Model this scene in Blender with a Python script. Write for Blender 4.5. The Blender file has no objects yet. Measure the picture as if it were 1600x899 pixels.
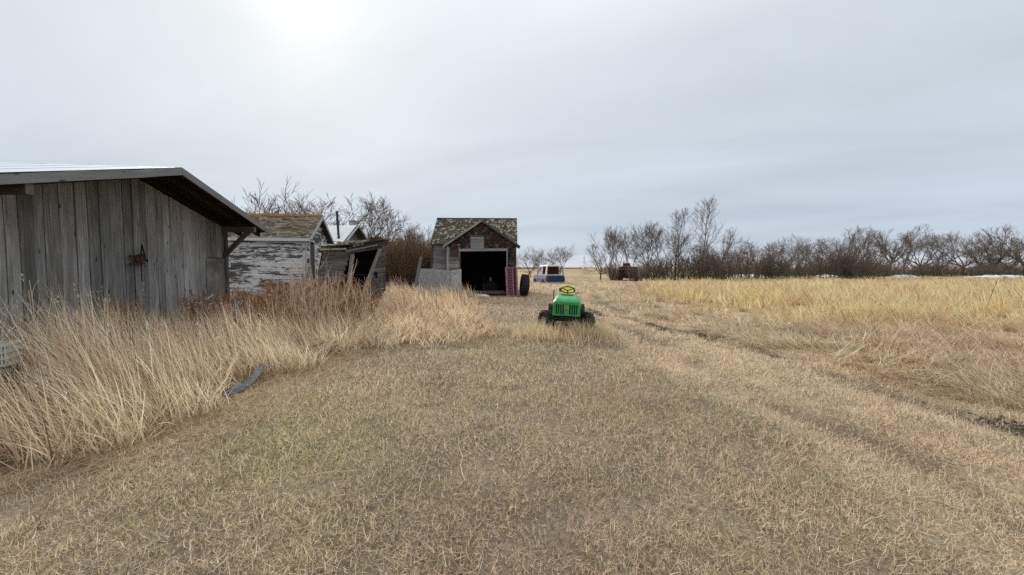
import bpy, math, random
import numpy as np
from mathutils import Vector, Matrix

scene = bpy.context.scene
col = scene.collection
R = math.radians

# ------------------------------------------------------------------ camera
EYE = 1.6
PITCH = math.atan(31.5 / 620.0)
cam_d = bpy.data.cameras.new('camera')
cam_d.sensor_width = 36.0
cam_d.lens = 36.0 * 620.0 / 1600.0
cam_d.clip_start = 0.05
cam_d.clip_end = 12000
cam = bpy.data.objects.new('camera', cam_d)
cam.location = (0, 0, EYE)
cam.rotation_euler = (math.pi / 2 - PITCH, 0, 0)
col.objects.link(cam)
scene.camera = cam

# ------------------------------------------------------------------ sky and sun
SUN_AZ = R(-27.5)      # left of straight ahead
SUN_EL = R(30.0)
sdir = Vector((math.sin(SUN_AZ) * math.cos(SUN_EL), math.cos(SUN_AZ) * math.cos(SUN_EL), math.sin(SUN_EL)))
world = bpy.data.worlds.new('World')
scene.world = world
world.use_nodes = True
wt = world.node_tree
wt.nodes.clear()


def wn(kind, **kw):
    n = wt.nodes.new(kind)
    for k, v in kw.items():
        setattr(n, k, v)
    return n


def wmath(op, a, b=None):
    n = wn('ShaderNodeMath', operation=op)
    for i, v in enumerate((a, b)):
        if v is None:
            continue
        if isinstance(v, (int, float)):
            n.inputs[i].default_value = v
        else:
            wt.links.new(v, n.inputs[i])
    return n.outputs[0]


def build_sky():
    L = wt.links.new
    tc = wn('ShaderNodeTexCoord')
    nrm = wn('ShaderNodeVectorMath', operation='NORMALIZE')
    L(tc.outputs['Generated'], nrm.inputs[0])
    d = nrm.outputs[0]
    sep = wn('ShaderNodeSeparateXYZ')
    L(d, sep.inputs[0])
    z = sep.outputs[2]
    zc = wmath('MAXIMUM', z, 0.0)
    ramp = wn('ShaderNodeValToRGB')
    cr = ramp.color_ramp
    cr.elements[0].position = 0.0
    cr.elements[0].color = (0.36, 0.375, 0.40, 1)
    cr.elements[1].position = 1.0
    cr.elements[1].color = (0.70, 0.725, 0.745, 1)
    for p, c in ((0.035, (0.305, 0.345, 0.39, 1)), (0.10, (0.285, 0.33, 0.38, 1)), (0.22, (0.318, 0.355, 0.395, 1)), (0.45, (0.35, 0.385, 0.415, 1))):
        e = cr.elements.new(p)
        e.color = c
    L(zc, ramp.inputs[0])
    # streaks of stratus: direction projected on a flat cloud deck
    den = wmath('ADD', zc, 0.16)
    px = wmath('DIVIDE', sep.outputs[0], den)
    py = wmath('DIVIDE', sep.outputs[1], den)
    comb = wn('ShaderNodeCombineXYZ')
    L(wmath('MULTIPLY', px, 0.42), comb.inputs[0])
    L(wmath('ADD', wmath('MULTIPLY', py, 0.9), wmath('MULTIPLY', px, 0.3)), comb.inputs[1])
    noise = wn('ShaderNodeTexNoise')
    noise.inputs['Scale'].default_value = 1.15
    noise.inputs['Detail'].default_value = 5
    noise.inputs['Roughness'].default_value = 0.52
    noise.inputs['Distortion'].default_value = 0.3
    L(comb.outputs[0], noise.inputs['Vector'])
    mr = wn('ShaderNodeMapRange')
    mr.inputs['From Min'].default_value = 0.3
    mr.inputs['From Max'].default_value = 0.7
    mr.inputs['To Min'].default_value = 0.90
    mr.inputs['To Max'].default_value = 1.11
    L(noise.outputs[0], mr.inputs['Value'])
    mul = wn('ShaderNodeMix', data_type='RGBA', blend_type='MULTIPLY')
    mul.inputs['Factor'].default_value = 1.0
    L(ramp.outputs[0], mul.inputs['A'])
    L(mr.outputs[0], mul.inputs['B'])
    # thin cloud lit by the veiled sun
    dot = wn('ShaderNodeVectorMath', operation='DOT_PRODUCT')
    L(d, dot.inputs[0])
    dot.inputs[1].default_value = sdir
    dp = wmath('MAXIMUM', dot.outputs['Value'], 0.0)
    g = wmath('ADD', wmath('MULTIPLY', wmath('POWER', dp, 3.0), 0.035), wmath('MULTIPLY', wmath('POWER', dp, 26.0), 0.022))
    g = wmath('ADD', g, wmath('MULTIPLY', wmath('POWER', dp, 420.0), 0.085))
    gm = wn('ShaderNodeMix', data_type='RGBA', blend_type='MULTIPLY')
    gm.inputs['Factor'].default_value = 1.0
    gm.inputs['A'].default_value = (1.0, 0.97, 0.88, 1)
    L(g, gm.inputs['B'])
    add = wn('ShaderNodeMix', data_type='RGBA', blend_type='ADD')
    add.inputs['Factor'].default_value = 1.0
    L(mul.outputs['Result'], add.inputs['A'])
    L(gm.outputs['Result'], add.inputs['B'])
    bg_cloud = wn('ShaderNodeBackground')
    bg_cloud.inputs['Strength'].default_value = 1.0
    L(add.outputs['Result'], bg_cloud.inputs['Color'])
    sky = wn('ShaderNodeTexSky', sky_type='NISHITA')
    sky.sun_disc = False
    sky.sun_elevation = SUN_EL
    sky.sun_rotation = SUN_AZ
    sky.dust_density = 3.0
    bg_sky = wn('ShaderNodeBackground')
    bg_sky.inputs['Strength'].default_value = 0.05
    L(sky.outputs[0], bg_sky.inputs['Color'])
    mix = wn('ShaderNodeMixShader')
    mix.inputs[0].default_value = 0.965        # how thick the overcast veil is
    L(bg_sky.outputs[0], mix.inputs[1])
    L(bg_cloud.outputs[0], mix.inputs[2])
    out = wn('ShaderNodeOutputWorld')
    L(mix.outputs[0], out.inputs[0])


build_sky()
sun_d = bpy.data.lights.new('sun', 'SUN')
sun_d.energy = 1.5
sun_d.angle = R(12)
sun_d.color = (1.0, 0.94, 0.84)
sun = bpy.data.objects.new('sun', sun_d)
sun.rotation_euler = (-sdir).to_track_quat('-Z', 'Y').to_euler()
sun.location = (-20, 40, 30)
col.objects.link(sun)
vs = scene.view_settings
vs.view_transform = 'Standard'
vs.look = 'None'
vs.exposure = 0.92
vs.gamma = 1.0
vs.use_curve_mapping = False
scene.cycles.use_denoising = False
scene.cycles.sample_clamp_indirect = 2.0
scene.cycles.sample_clamp_direct = 6.0

# ------------------------------------------------------------------ helpers
RNG = np.random.default_rng(7)
random.seed(11)


def tag(o, label=None, cat=None, group=None, kind=None):
    for k, v in (('label', label), ('category', cat), ('group', group), ('kind', kind)):
        if v:
            o[k] = v
    return o


def empty(name, loc=(0, 0, 0), rz=0.0, label=None, cat=None, group=None):
    o = bpy.data.objects.new(name, None)
    o.empty_display_size = 0.2
    o.location = loc
    o.rotation_euler = (0, 0, rz)
    col.objects.link(o)
    return tag(o, label, cat, group)


def link(name, me, mat=None, parent=None, matrix=None):
    o = bpy.data.objects.new(name, me)
    col.objects.link(o)
    if mat is not None and not me.materials:
        me.materials.append(mat)
    if parent is not None:
        o.parent = parent
    if matrix is not None:
        o.matrix_basis = matrix
    return o


def copy_tree(o, parent=None):
    c = o.copy()
    col.objects.link(c)
    c.parent = parent
    for ch in list(o.children):
        copy_tree(ch, c)
    return c


def np_mesh(name, V, T, mat, colors=None, parent=None, smooth=False):
    """Fast mesh of triangles from arrays; colors is per vertex rgb."""
    me = bpy.data.meshes.new(name)
    n, m = len(V), len(T)
    me.vertices.add(n)
    me.vertices.foreach_set('co', np.ascontiguousarray(V, dtype=np.float32).ravel())
    me.loops.add(m * 3)
    me.loops.foreach_set('vertex_index', np.ascontiguousarray(T, dtype=np.int32).ravel())
    me.polygons.add(m)
    me.polygons.foreach_set('loop_start', np.arange(0, m * 3, 3, dtype=np.int32))
    if smooth:
        me.polygons.foreach_set('use_smooth', np.ones(m, dtype=bool))
    if colors is not None:
        a = me.color_attributes.new('Col', 'FLOAT_COLOR', 'POINT')
        c4 = np.ones((n, 4), dtype=np.float32)
        c4[:, :3] = colors
        a.data.foreach_set('color', c4.ravel())
    me.update(calc_edges=True)
    me.materials.append(mat)
    return link(name, me, None, parent)


class MB:
    """Collects solids into one mesh."""

    def __init__(self):
        self.v, self.f = [], []

    def add(self, vs, fs):
        o = len(self.v)
        self.v += [tuple(p) for p in vs]
        self.f += [tuple(i + o for i in f) for f in fs]
        return self

    def box(self, c, s, rot=None, taper=(1, 1)):
        vs = []
        for k in (-1, 1):
            tx, ty = taper if k > 0 else (1, 1)
            for i, j in ((-1, -1), (1, -1), (1, 1), (-1, 1)):
                p = Vector((i * s[0] / 2 * tx, j * s[1] / 2 * ty, k * s[2] / 2))
                if rot is not None:
                    p = rot @ p
                vs.append(p + Vector(c))
        return self.add(vs, [(3, 2, 1, 0), (4, 5, 6, 7), (0, 1, 5, 4), (1, 2, 6, 5), (2, 3, 7, 6), (3, 0, 4, 7)])

    def tube(self, pts, rad, n=8, cap=True):
        pts = [Vector(p) for p in pts]
        if not hasattr(rad, '__len__'):
            rad = [rad] * len(pts)
        rings = []
        ref = None
        for i, p in enumerate(pts):
            t = (pts[min(i + 1, len(pts) - 1)] - pts[max(i - 1, 0)]).normalized()
            if ref is None:
                ref = t.orthogonal().normalized()
            a = (ref - t * ref.dot(t))
            a = a.normalized() if a.length > 1e-6 else t.orthogonal().normalized()
            ref = a
            b = t.cross(a)
            rings.append([p + (a * math.cos(2 * math.pi * k / n) + b * math.sin(2 * math.pi * k / n)) * rad[i] for k in range(n)])
        vs = [q for r in rings for q in r]
        fs = []
        for i in range(len(rings) - 1):
            for k in range(n):
                fs.append((i * n + k, i * n + (k + 1) % n, (i + 1) * n + (k + 1) % n, (i + 1) * n + k))
        if cap:
            fs.append(tuple(reversed(range(n))))
            fs.append(tuple(range((len(rings) - 1) * n, len(rings) * n)))
        return self.add(vs, fs)

    def lathe(self, prof, c, axis='x', n=20):
        """prof: (radius, height along the axis) closed loop."""
        vs, fs = [], []
        m = len(prof)
        for k in range(n):
            a = 2 * math.pi * k / n
            for r, h in prof:
                p = (h, r * math.cos(a), r * math.sin(a)) if axis == 'x' else ((r * math.cos(a), h, r * math.sin(a)) if axis == 'y' else (r * math.cos(a), r * math.sin(a), h))
                vs.append(Vector(p) + Vector(c))
        for k in range(n):
            for i in range(m):
                fs.append((k * m + i, k * m + (i + 1) % m, ((k + 1) % n) * m + (i + 1) % m, ((k + 1) % n) * m + i))
        return self.add(vs, fs)

    def prism(self, poly, y0, y1, axes='xz'):
        """poly: list of 2D points, swept between y0 and y1 along the third axis."""
        n = len(poly)

        def P(p, y):
            return (p[0], y, p[1]) if axes == 'xz' else ((y, p[0], p[1]) if axes == 'yz' else (p[0], p[1], y))
        vs = [P(p, y0) for p in poly] + [P(p, y1) for p in poly]
        fs = [tuple(range(n)), tuple(reversed(range(n, 2 * n)))]
        for i in range(n):
            fs.append((i, i + n, (i + 1) % n + n, (i + 1) % n))
        return self.add(vs, fs)

    def build(self, name, mat, parent=None, smooth=False, bevel=0.0, loc=None, rot=None):
        me = bpy.data.meshes.new(name)
        me.from_pydata([tuple(p) for p in self.v], [], self.f)
        me.update()
        import bmesh
        bm = bmesh.new()
        bm.from_mesh(me)
        bmesh.ops.recalc_face_normals(bm, faces=bm.faces)
        if bevel > 0:
            bmesh.ops.bevel(bm, geom=list(bm.edges), offset=bevel, segments=2, affect='EDGES', profile=0.6)
        bm.to_mesh(me)
        bm.free()
        if smooth:
            me.polygons.foreach_set('use_smooth', [True] * len(me.polygons))
        o = link(name, me, mat, parent)
        if loc is not None:
            o.location = loc
        if rot is not None:
            o.rotation_euler = rot
        return o


# ------------------------------------------------------------------ materials
def mat_base(name, rough=0.8):
    m = bpy.data.materials.new(name)
    m.use_nodes = True
    nt = m.node_tree
    b = nt.nodes['Principled BSDF']
    b.inputs['Roughness'].default_value = rough
    b.inputs['Specular IOR Level'].default_value = 0.25
    return m, nt, b


def N(nt, kind, **kw):
    n = nt.nodes.new(kind)
    for k, v in kw.items():
        setattr(n, k, v)
    return n


def ramp(nt, src, stops):
    r = N(nt, 'ShaderNodeValToRGB')
    els = r.color_ramp.elements
    while len(els) < len(stops):
        els.new(0.5)
    for e, (p, c) in zip(els, stops):
        e.position = p
        e.color = (c, c, c, 1) if isinstance(c, (int, float)) else (*c, 1)
    nt.links.new(src, r.inputs[0])
    return r.outputs[0]


def noise(nt, vec, scale, detail=4, rough=0.6, dist=0.0):
    n = N(nt, 'ShaderNodeTexNoise')
    n.inputs['Scale'].default_value = scale
    n.inputs['Detail'].default_value = detail
    n.inputs['Roughness'].default_value = rough
    n.inputs['Distortion'].default_value = dist
    nt.links.new(vec, n.inputs['Vector'])
    return n.outputs[0]


def mixc(nt, fac, a, b, blend='MIX'):
    n = N(nt, 'ShaderNodeMix', data_type='RGBA', blend_type=blend)
    for sock, v in ((n.inputs['Factor'], fac), (n.inputs['A'], a), (n.inputs['B'], b)):
        if isinstance(v, (int, float)):
            sock.default_value = v
        elif isinstance(v, tuple):
            sock.default_value = (*v, 1)
        else:
            nt.links.new(v, sock)
    return n.outputs['Result']


def mapping(nt, vec, scale, add_random=True):
    m = N(nt, 'ShaderNodeMapping')
    m.inputs['Scale'].default_value = scale
    nt.links.new(vec, m.inputs['Vector'])
    if not add_random:
        return m.outputs[0]
    oi = N(nt, 'ShaderNodeObjectInfo')
    v = N(nt, 'ShaderNodeVectorMath', operation='MULTIPLY_ADD')
    cv = N(nt, 'ShaderNodeCombineXYZ')
    for i in range(3):
        nt.links.new(oi.outputs['Random'], cv.inputs[i])
    nt.links.new(cv.outputs[0], v.inputs[0])
    v.inputs[1].default_value = (37.0, 53.0, 71.0)
    nt.links.new(m.outputs[0], v.inputs[2])
    return v.outputs[0]


def bump(nt, b, h, strength=0.4, dist=0.01):
    n = N(nt, 'ShaderNodeBump')
    n.inputs['Strength'].default_value = strength
    n.inputs['Distance'].default_value = dist
    nt.links.new(h, n.inputs['Height'])
    nt.links.new(n.outputs[0], b.inputs['Normal'])


def weathered_wood(name, dark, mid, light, var=0.35, stain=None):
    """Bare grey boards: grain runs along local x."""
    m, nt, b = mat_base(name, 0.9)
    tc = N(nt, 'ShaderNodeTexCoord')
    o = tc.outputs['Object']
    grain = noise(nt, mapping(nt, o, (1.6, 42, 42)), 1.0, 6, 0.65, 0.6)
    blot = noise(nt, mapping(nt, o, (0.9, 4.5, 4.5)), 1.3, 4, 0.6, 0.4)
    c = ramp(nt, grain, [(0.25, dark), (0.5, mid), (0.78, light)])
    c2 = mixc(nt, ramp(nt, blot, [(0.35, 0.0), (0.7, 0.75)]), c, stain or tuple(x * 0.55 for x in mid))
    oi = N(nt, 'ShaderNodeObjectInfo')
    r = N(nt, 'ShaderNodeMapRange')
    r.inputs['To Min'].default_value = 1 - var
    r.inputs['To Max'].default_value = 1 + var
    nt.links.new(oi.outputs['Random'], r.inputs['Value'])
    c3 = mixc(nt, 1.0, c2, r.outputs[0], 'MULTIPLY')
    vor = N(nt, 'ShaderNodeTexVoronoi')
    vor.inputs['Scale'].default_value = 1.0
    nt.links.new(mapping(nt, o, (2.1, 7.0, 7.0)), vor.inputs['Vector'])
    knot = ramp(nt, vor.outputs['Distance'], [(0.05, 1.0), (0.14, 0.0)])
    c4 = mixc(nt, knot, c3, tuple(x * 0.35 for x in dark))
    nt.links.new(c4, b.inputs['Base Color'])
    bump(nt, b, grain, 0.6, 0.006)
    return m


def peeling_paint(name, paint, wood_d, wood_l, amount=0.5):
    m, nt, b = mat_base(name, 0.75)
    tc = N(nt, 'ShaderNodeTexCoord')
    o = tc.outputs['Object']
    grain = noise(nt, mapping(nt, o, (1.2, 40, 40)), 1.0, 5, 0.6)
    wood = ramp(nt, grain, [(0.3, wood_d), (0.7, wood_l)])
    flake = noise(nt, mapping(nt, o, (2.2, 11, 11)), 1.6, 8, 0.72, 0.3)
    big = noise(nt, mapping(nt, o, (0.55, 3.0, 3.0)), 1.0, 2, 0.5)
    s = N(nt, 'ShaderNodeMath', operation='MULTIPLY_ADD')
    nt.links.new(big, s.inputs[0])
    s.inputs[1].default_value = 0.9
    nt.links.new(flake, s.inputs[2])
    fac = ramp(nt, s.outputs[0], [(amount + 0.38, 1.0), (amount + 0.46, 0.0)])
    pc = mixc(nt, noise(nt, o, 6, 4), tuple(x * 0.86 for x in paint), paint)
    nt.links.new(mixc(nt, fac, pc, wood), b.inputs['Base Color'])
    bump(nt, b, fac, 0.5, 0.004)
    return m


def plain(name, c, rough=0.6, metal=0.0, var=0.15, scale=8.0, dirt=None, spec=0.3):
    m, nt, b = mat_base(name, rough)
    b.inputs['Metallic'].default_value = metal
    b.inputs['Specular IOR Level'].default_value = spec
    tc = N(nt, 'ShaderNodeTexCoord')
    n = noise(nt, tc.outputs['Object'], scale, 5, 0.62)
    lo = tuple(x * (1 - var) for x in c)
    hi = tuple(min(1, x * (1 + var)) for x in c)
    cc = ramp(nt, n, [(0.3, lo), (0.7, hi)])
    if dirt:
        n2 = noise(nt, tc.outputs['Object'], scale * 0.45, 6, 0.7, 0.4)
        cc = mixc(nt, ramp(nt, n2, [(0.5, 0.0), (0.66, 0.85)]), cc, dirt)
    nt.links.new(cc, b.inputs['Base Color'])
    bump(nt, b, n, 0.15, 0.004)
    return m


def attr_mat(name, rough=0.85, translucent=0.0, noise_scale=0.0, noise_amt=0.3):
    m, nt, b = mat_base(name, rough)
    a = N(nt, 'ShaderNodeAttribute')
    a.attribute_name = 'Col'
    c = a.outputs['Color']
    if noise_scale:
        tc = N(nt, 'ShaderNodeTexCoord')
        n = noise(nt, tc.outputs['Object'], noise_scale, 5, 0.65)
        c = mixc(nt, 1.0, c, ramp(nt, n, [(0.25, 1 - noise_amt), (0.75, 1 + noise_amt * 0.6)]), 'MULTIPLY')
    nt.links.new(c, b.inputs['Base Color'])
    b.inputs['Specular IOR Level'].default_value = 0.15
    if translucent > 0:
        t = N(nt, 'ShaderNodeBsdfTranslucent')
        nt.links.new(c, t.inputs['Color'])
        mx = N(nt, 'ShaderNodeMixShader')
        mx.inputs[0].default_value = translucent
        nt.links.new(b.outputs[0], mx.inputs[1])
        nt.links.new(t.outputs[0], mx.inputs[2])
        nt.links.new(mx.outputs[0], nt.nodes['Material Output'].inputs['Surface'])
    return m


M = {}
M['grey_wood'] = weathered_wood('weathered grey boards', (0.06, 0.059, 0.059), (0.27, 0.27, 0.27), (0.52, 0.52, 0.515), 0.42, (0.14, 0.125, 0.11))
M['dark_wood'] = weathered_wood('dark old boards', (0.03, 0.026, 0.024), (0.085, 0.078, 0.072), (0.16, 0.15, 0.14), 0.35)
M['black_wood'] = plain('shade-black interior boards', (0.022, 0.019, 0.017), 0.95, var=0.4, spec=0.05)  # near-black tone stands in for the shade inside buildings and gaps
M['fascia'] = weathered_wood('grey painted fascia', (0.15, 0.15, 0.155), (0.23, 0.23, 0.235), (0.33, 0.33, 0.33), 0.08, (0.17, 0.17, 0.175))
M['brown_wood'] = weathered_wood('brown beam wood', (0.05, 0.036, 0.027), (0.12, 0.09, 0.07), (0.2, 0.16, 0.13), 0.25)
M['plywood'] = plain('stained plywood', (0.17, 0.155, 0.14), 0.9, var=0.5, scale=2.6, dirt=(0.075, 0.072, 0.07))
M['white_clap'] = peeling_paint('peeling white paint on clapboard', (0.82, 0.83, 0.83), (0.05, 0.045, 0.042), (0.17, 0.16, 0.155), 0.53)
M['white_trim'] = peeling_paint('chipped white trim', (0.62, 0.63, 0.63), (0.10, 0.09, 0.085), (0.2, 0.19, 0.18), 0.36)
M['soffit'] = weathered_wood('shade-dark soffit boards', (0.012, 0.01, 0.009), (0.03, 0.025, 0.021), (0.055, 0.047, 0.04), 0.3)  # boards toned near-black: the overhang's shade is put into the colour
M['galv'] = plain('galvanised roof steel', (0.62, 0.66, 0.71), 0.45, 0.35, 0.08, 3.0)
M['white_metal'] = plain('white roof steel', (0.74, 0.76, 0.77), 0.4, 0.1, 0.06, 2.0)
M['shingle'] = attr_mat('old shingles', 0.92, 0, 14.0, 0.45)
M['straw'] = attr_mat('dry grass blades', 0.7, 0.42)
M['rust'] = plain('rusted iron', (0.07, 0.03, 0.014), 0.85, 0.2, 0.6, 30.0, (0.03, 0.018, 0.013))
M['black_iron'] = plain('black iron', (0.012, 0.012, 0.012), 0.7, 0.3, 0.3)
M['rubber'] = plain('old tyre rubber', (0.016, 0.016, 0.017), 0.75, 0, 0.4, 12, (0.05, 0.045, 0.038))
M['green_paint'] = plain('faded green paint', (0.035, 0.30, 0.085), 0.45, 0, 0.3, 7, (0.10, 0.2, 0.09), 0.45)
M['green_dark'] = plain('dark green recess', (0.006, 0.03, 0.014), 0.7)
M['yellow_paint'] = plain('faded yellow vinyl', (0.80, 0.66, 0.11), 0.5, 0, 0.12, 9)
M['cream'] = plain('cream plastic', (0.72, 0.70, 0.55), 0.5)
M['black_plastic'] = plain('black plastic', (0.014, 0.014, 0.014), 0.5)
M['steel'] = plain('dull steel', (0.3, 0.3, 0.3), 0.5, 0.6, 0.3, 20, (0.12, 0.07, 0.04))
M['truck_white'] = plain('chalky white car paint', (0.62, 0.63, 0.62), 0.6, 0, 0.12, 4, (0.36, 0.28, 0.22))
M['truck_blue'] = plain('faded blue car paint', (0.016, 0.034, 0.10), 0.55, 0, 0.2, 4)
M['truck_pale'] = plain('sun-bleached blue paint', (0.17, 0.21, 0.28), 0.6, 0, 0.4, 3, (0.2, 0.12, 0.08))
M['chrome'] = plain('pitted chrome', (0.35, 0.33, 0.31), 0.4, 0.7, 0.4, 10, (0.16, 0.08, 0.04))
M['red_glass'] = plain('tail lamp red', (0.25, 0.01, 0.01), 0.3)
M['red_paint'] = plain('faded machine red', (0.05, 0.018, 0.015), 0.95, 0, 0.5, 3, (0.045, 0.027, 0.02))
M['red_pale'] = plain('bleached red edge', (0.22, 0.11, 0.10), 0.9, 0, 0.3, 5)
M['pink_paint'] = plain('pink faded frame paint', (0.22, 0.12, 0.145), 0.9, 0, 0.5, 9, (0.22, 0.17, 0.19))
M['maroon'] = plain('maroon slats', (0.11, 0.03, 0.045), 0.9, 0, 0.4, 12)
M['sheet_grey'] = plain('weathered particle board', (0.31, 0.31, 0.315), 0.9, 0, 0.5, 16, (0.2, 0.2, 0.21))
M['sheet_pale'] = plain('pale weathered board', (0.42, 0.415, 0.40), 0.9, 0, 0.4, 16, (0.27, 0.265, 0.26))
M['snow'] = plain('old snow', (0.62, 0.63, 0.66), 0.8, 0, 0.08, 0.4)
M['bark'] = plain('grey brown bark', (0.12, 0.095, 0.078), 0.95, 0, 0.4, 5)
M['bark_pale'] = plain('pale poplar bark', (0.27, 0.25, 0.22), 0.9, 0, 0.35, 3)
M['twig'] = plain('fine grey twigs', (0.165, 0.125, 0.10), 0.95, 0, 0.35, 3)
M['twig_dark'] = plain('dark red brown twigs', (0.165, 0.13, 0.105), 0.95, 0, 0.35, 3)
M['twig_brown'] = plain('brown willow twigs', (0.20, 0.135, 0.08), 0.95, 0, 0.35, 3)
M['weed_brown'] = plain('rusty brown weed stems', (0.33, 0.18, 0.09), 0.9, 0, 0.4, 8)
M['weed_dark'] = plain('dark red dock seed', (0.12, 0.035, 0.02), 0.9, 0, 0.4, 20)
M['weed_pale'] = plain('pale dry stalk', (0.56, 0.45, 0.32), 0.85, 0, 0.25, 8)
M['crate'] = plain('weathered pale crate plastic', (0.52, 0.56, 0.52), 0.6, 0, 0.12, 9)
M['tar_dark'] = plain('torn tar paper', (0.05, 0.045, 0.042), 0.95, 0, 0.5, 8, (0.16, 0.10, 0.06))
M['lath_pale'] = plain('splintered pale wood', (0.45, 0.38, 0.3), 0.95, 0, 0.4, 9, (0.25, 0.17, 0.1))

# ------------------------------------------------------------------ ground
_g = np.random.default_rng(3).random((64, 64))


def vnoise(x, y, s):
    """Smooth value noise in 0..1, repeating every 64 cells."""
    u, v = np.asarray(x) / s + 200.0, np.asarray(y) / s + 200.0
    iu, iv = np.floor(u).astype(int), np.floor(v).astype(int)
    fu, fv = u - iu, v - iv
    fu, fv = fu * fu * (3 - 2 * fu), fv * fv * (3 - 2 * fv)
    a = _g[iu % 64, iv % 64]
    b = _g[(iu + 1) % 64, iv % 64]
    c = _g[iu % 64, (iv + 1) % 64]
    d = _g[(iu + 1) % 64, (iv + 1) % 64]
    return (a * (1 - fu) + b * fu) * (1 - fv) + (c * (1 - fu) + d * fu) * fv


def sstep(a, b, x):
    t = np.clip((np.asarray(x) - a) / (b - a), 0, 1)
    return t * t * (3 - 2 * t)


TRK_Y = np.array([0, 4, 7, 10, 15, 22, 31, 45, 70, 120.])
RUT_R = np.array([5.3, 5.15, 4.75, 4.3, 3.95, 4.6, 6.4, 9.0, 13, 22.])
RUT_L = np.array([3.3, 3.2, 3.1, 2.95, 2.6, 3.1, 4.8, 7.3, 11.3, 20.])


def rut_dist(x, y):
    wob = (vnoise(x, y, 1.7) - 0.5) * 0.5 + (vnoise(x, y, 0.45) - 0.5) * 0.16
    return np.abs(x - np.interp(y, TRK_Y, RUT_R) + wob), np.abs(x - np.interp(y, TRK_Y, RUT_L) + wob)


def ground_z(x, y):
    x, y = np.asarray(x, float), np.asarray(y, float)
    near = 1 - sstep(60, 110, np.hypot(x, y))
    h = ((vnoise(x, y, 2.3) - 0.5) * 0.07 + (vnoise(x, y, 0.7) - 0.5) * 0.025 + (vnoise(x, y, 9) - 0.5) * 0.16 * sstep(4, 14, y)) * near
    h = h + 0.14 * np.exp(-((x - 1.26) / 1.1) ** 2 - ((y - 9.6) / 1.3) ** 2)
    dr, dl = rut_dist(x, y)
    h = h - near * (0.06 * np.exp(-(dr / 0.42) ** 2) + 0.05 * np.exp(-(dl / 0.4) ** 2))
    return h


MUD = [(5.2, 4.1, 0.17, 0.4), (4.02, 11.1, 0.2, 1.2), (4.78, 7.3, 0.1, 0.3), (4.75, 9.8, 0.1, 0.22), (3.1, 14.6, 0.13, 1.2), (4.2, 27, 0.3, 2.0)]


def mud(x, y):
    m = np.zeros(np.shape(x))
    e = (vnoise(x, y, 0.22) - 0.5) * 1.1 + (vnoise(x, y, 0.09) - 0.5) * 0.6
    for mx, my, rx, ry in MUD:
        q = ((x - mx) / (rx * 1.25)) ** 2 + ((y - my) / ry) ** 2
        m = np.maximum(m, sstep(1.7, 0.0, q + e * 1.5))
    return m


LEFT_B = np.array([(-3.6, 0.5), (-3.75, 2.2), (-3.85, 3.0), (-3.35, 3.6), (-3.05, 4.3), (-3.35, 5.0), (-3.35, 7.0), (-2.9, 7.7), (-1.7, 7.7), (-0.7, 8.7), (0.3, 9.3), (0.4, 9.9), (-0.9, 11.5),
                   (-1.1, 14), (-1.5, 18), (-1.75, 21.5)])


def left_tall(x, y):
    """Signed: how far (m) a point lies inside the uncut grass on the building side."""
    bx = np.interp(y, [0.5, 2.2, 3.0, 3.6, 4.3, 4.8, 5.5, 5.9, 7.0, 7.6, 8.0, 8.7, 9.4, 10.1, 11.5, 14, 18, 22, 24],
                   [-4.6, -4.3, -3.95, -3.5, -3.25, -3.7, -3.85, -3.4, -3.4, -3.0, -1.3, -0.6, 0.2, 0.0, -0.9, -1.1, -1.5, -1.8, -3.2])
    return bx + (vnoise(x, y, 0.8) - 0.5) * 0.5 + (vnoise(x, y, 0.25) - 0.5) * 0.25 - x


def right_tall(x, y):
    bx = np.interp(y, [0, 4, 5.6, 7.8, 10.5, 12.1, 16.5, 24, 31, 40, 60], [6.4, 6.9, 7.0, 7.1, 6.9, 6.3, 5.5, 6.6, 9.2, 12, 18])
    return x - bx - (vnoise(x, y, 1.3) - 0.5) * 1.1 - (vnoise(x, y, 0.4) - 0.5) * 0.4


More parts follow.
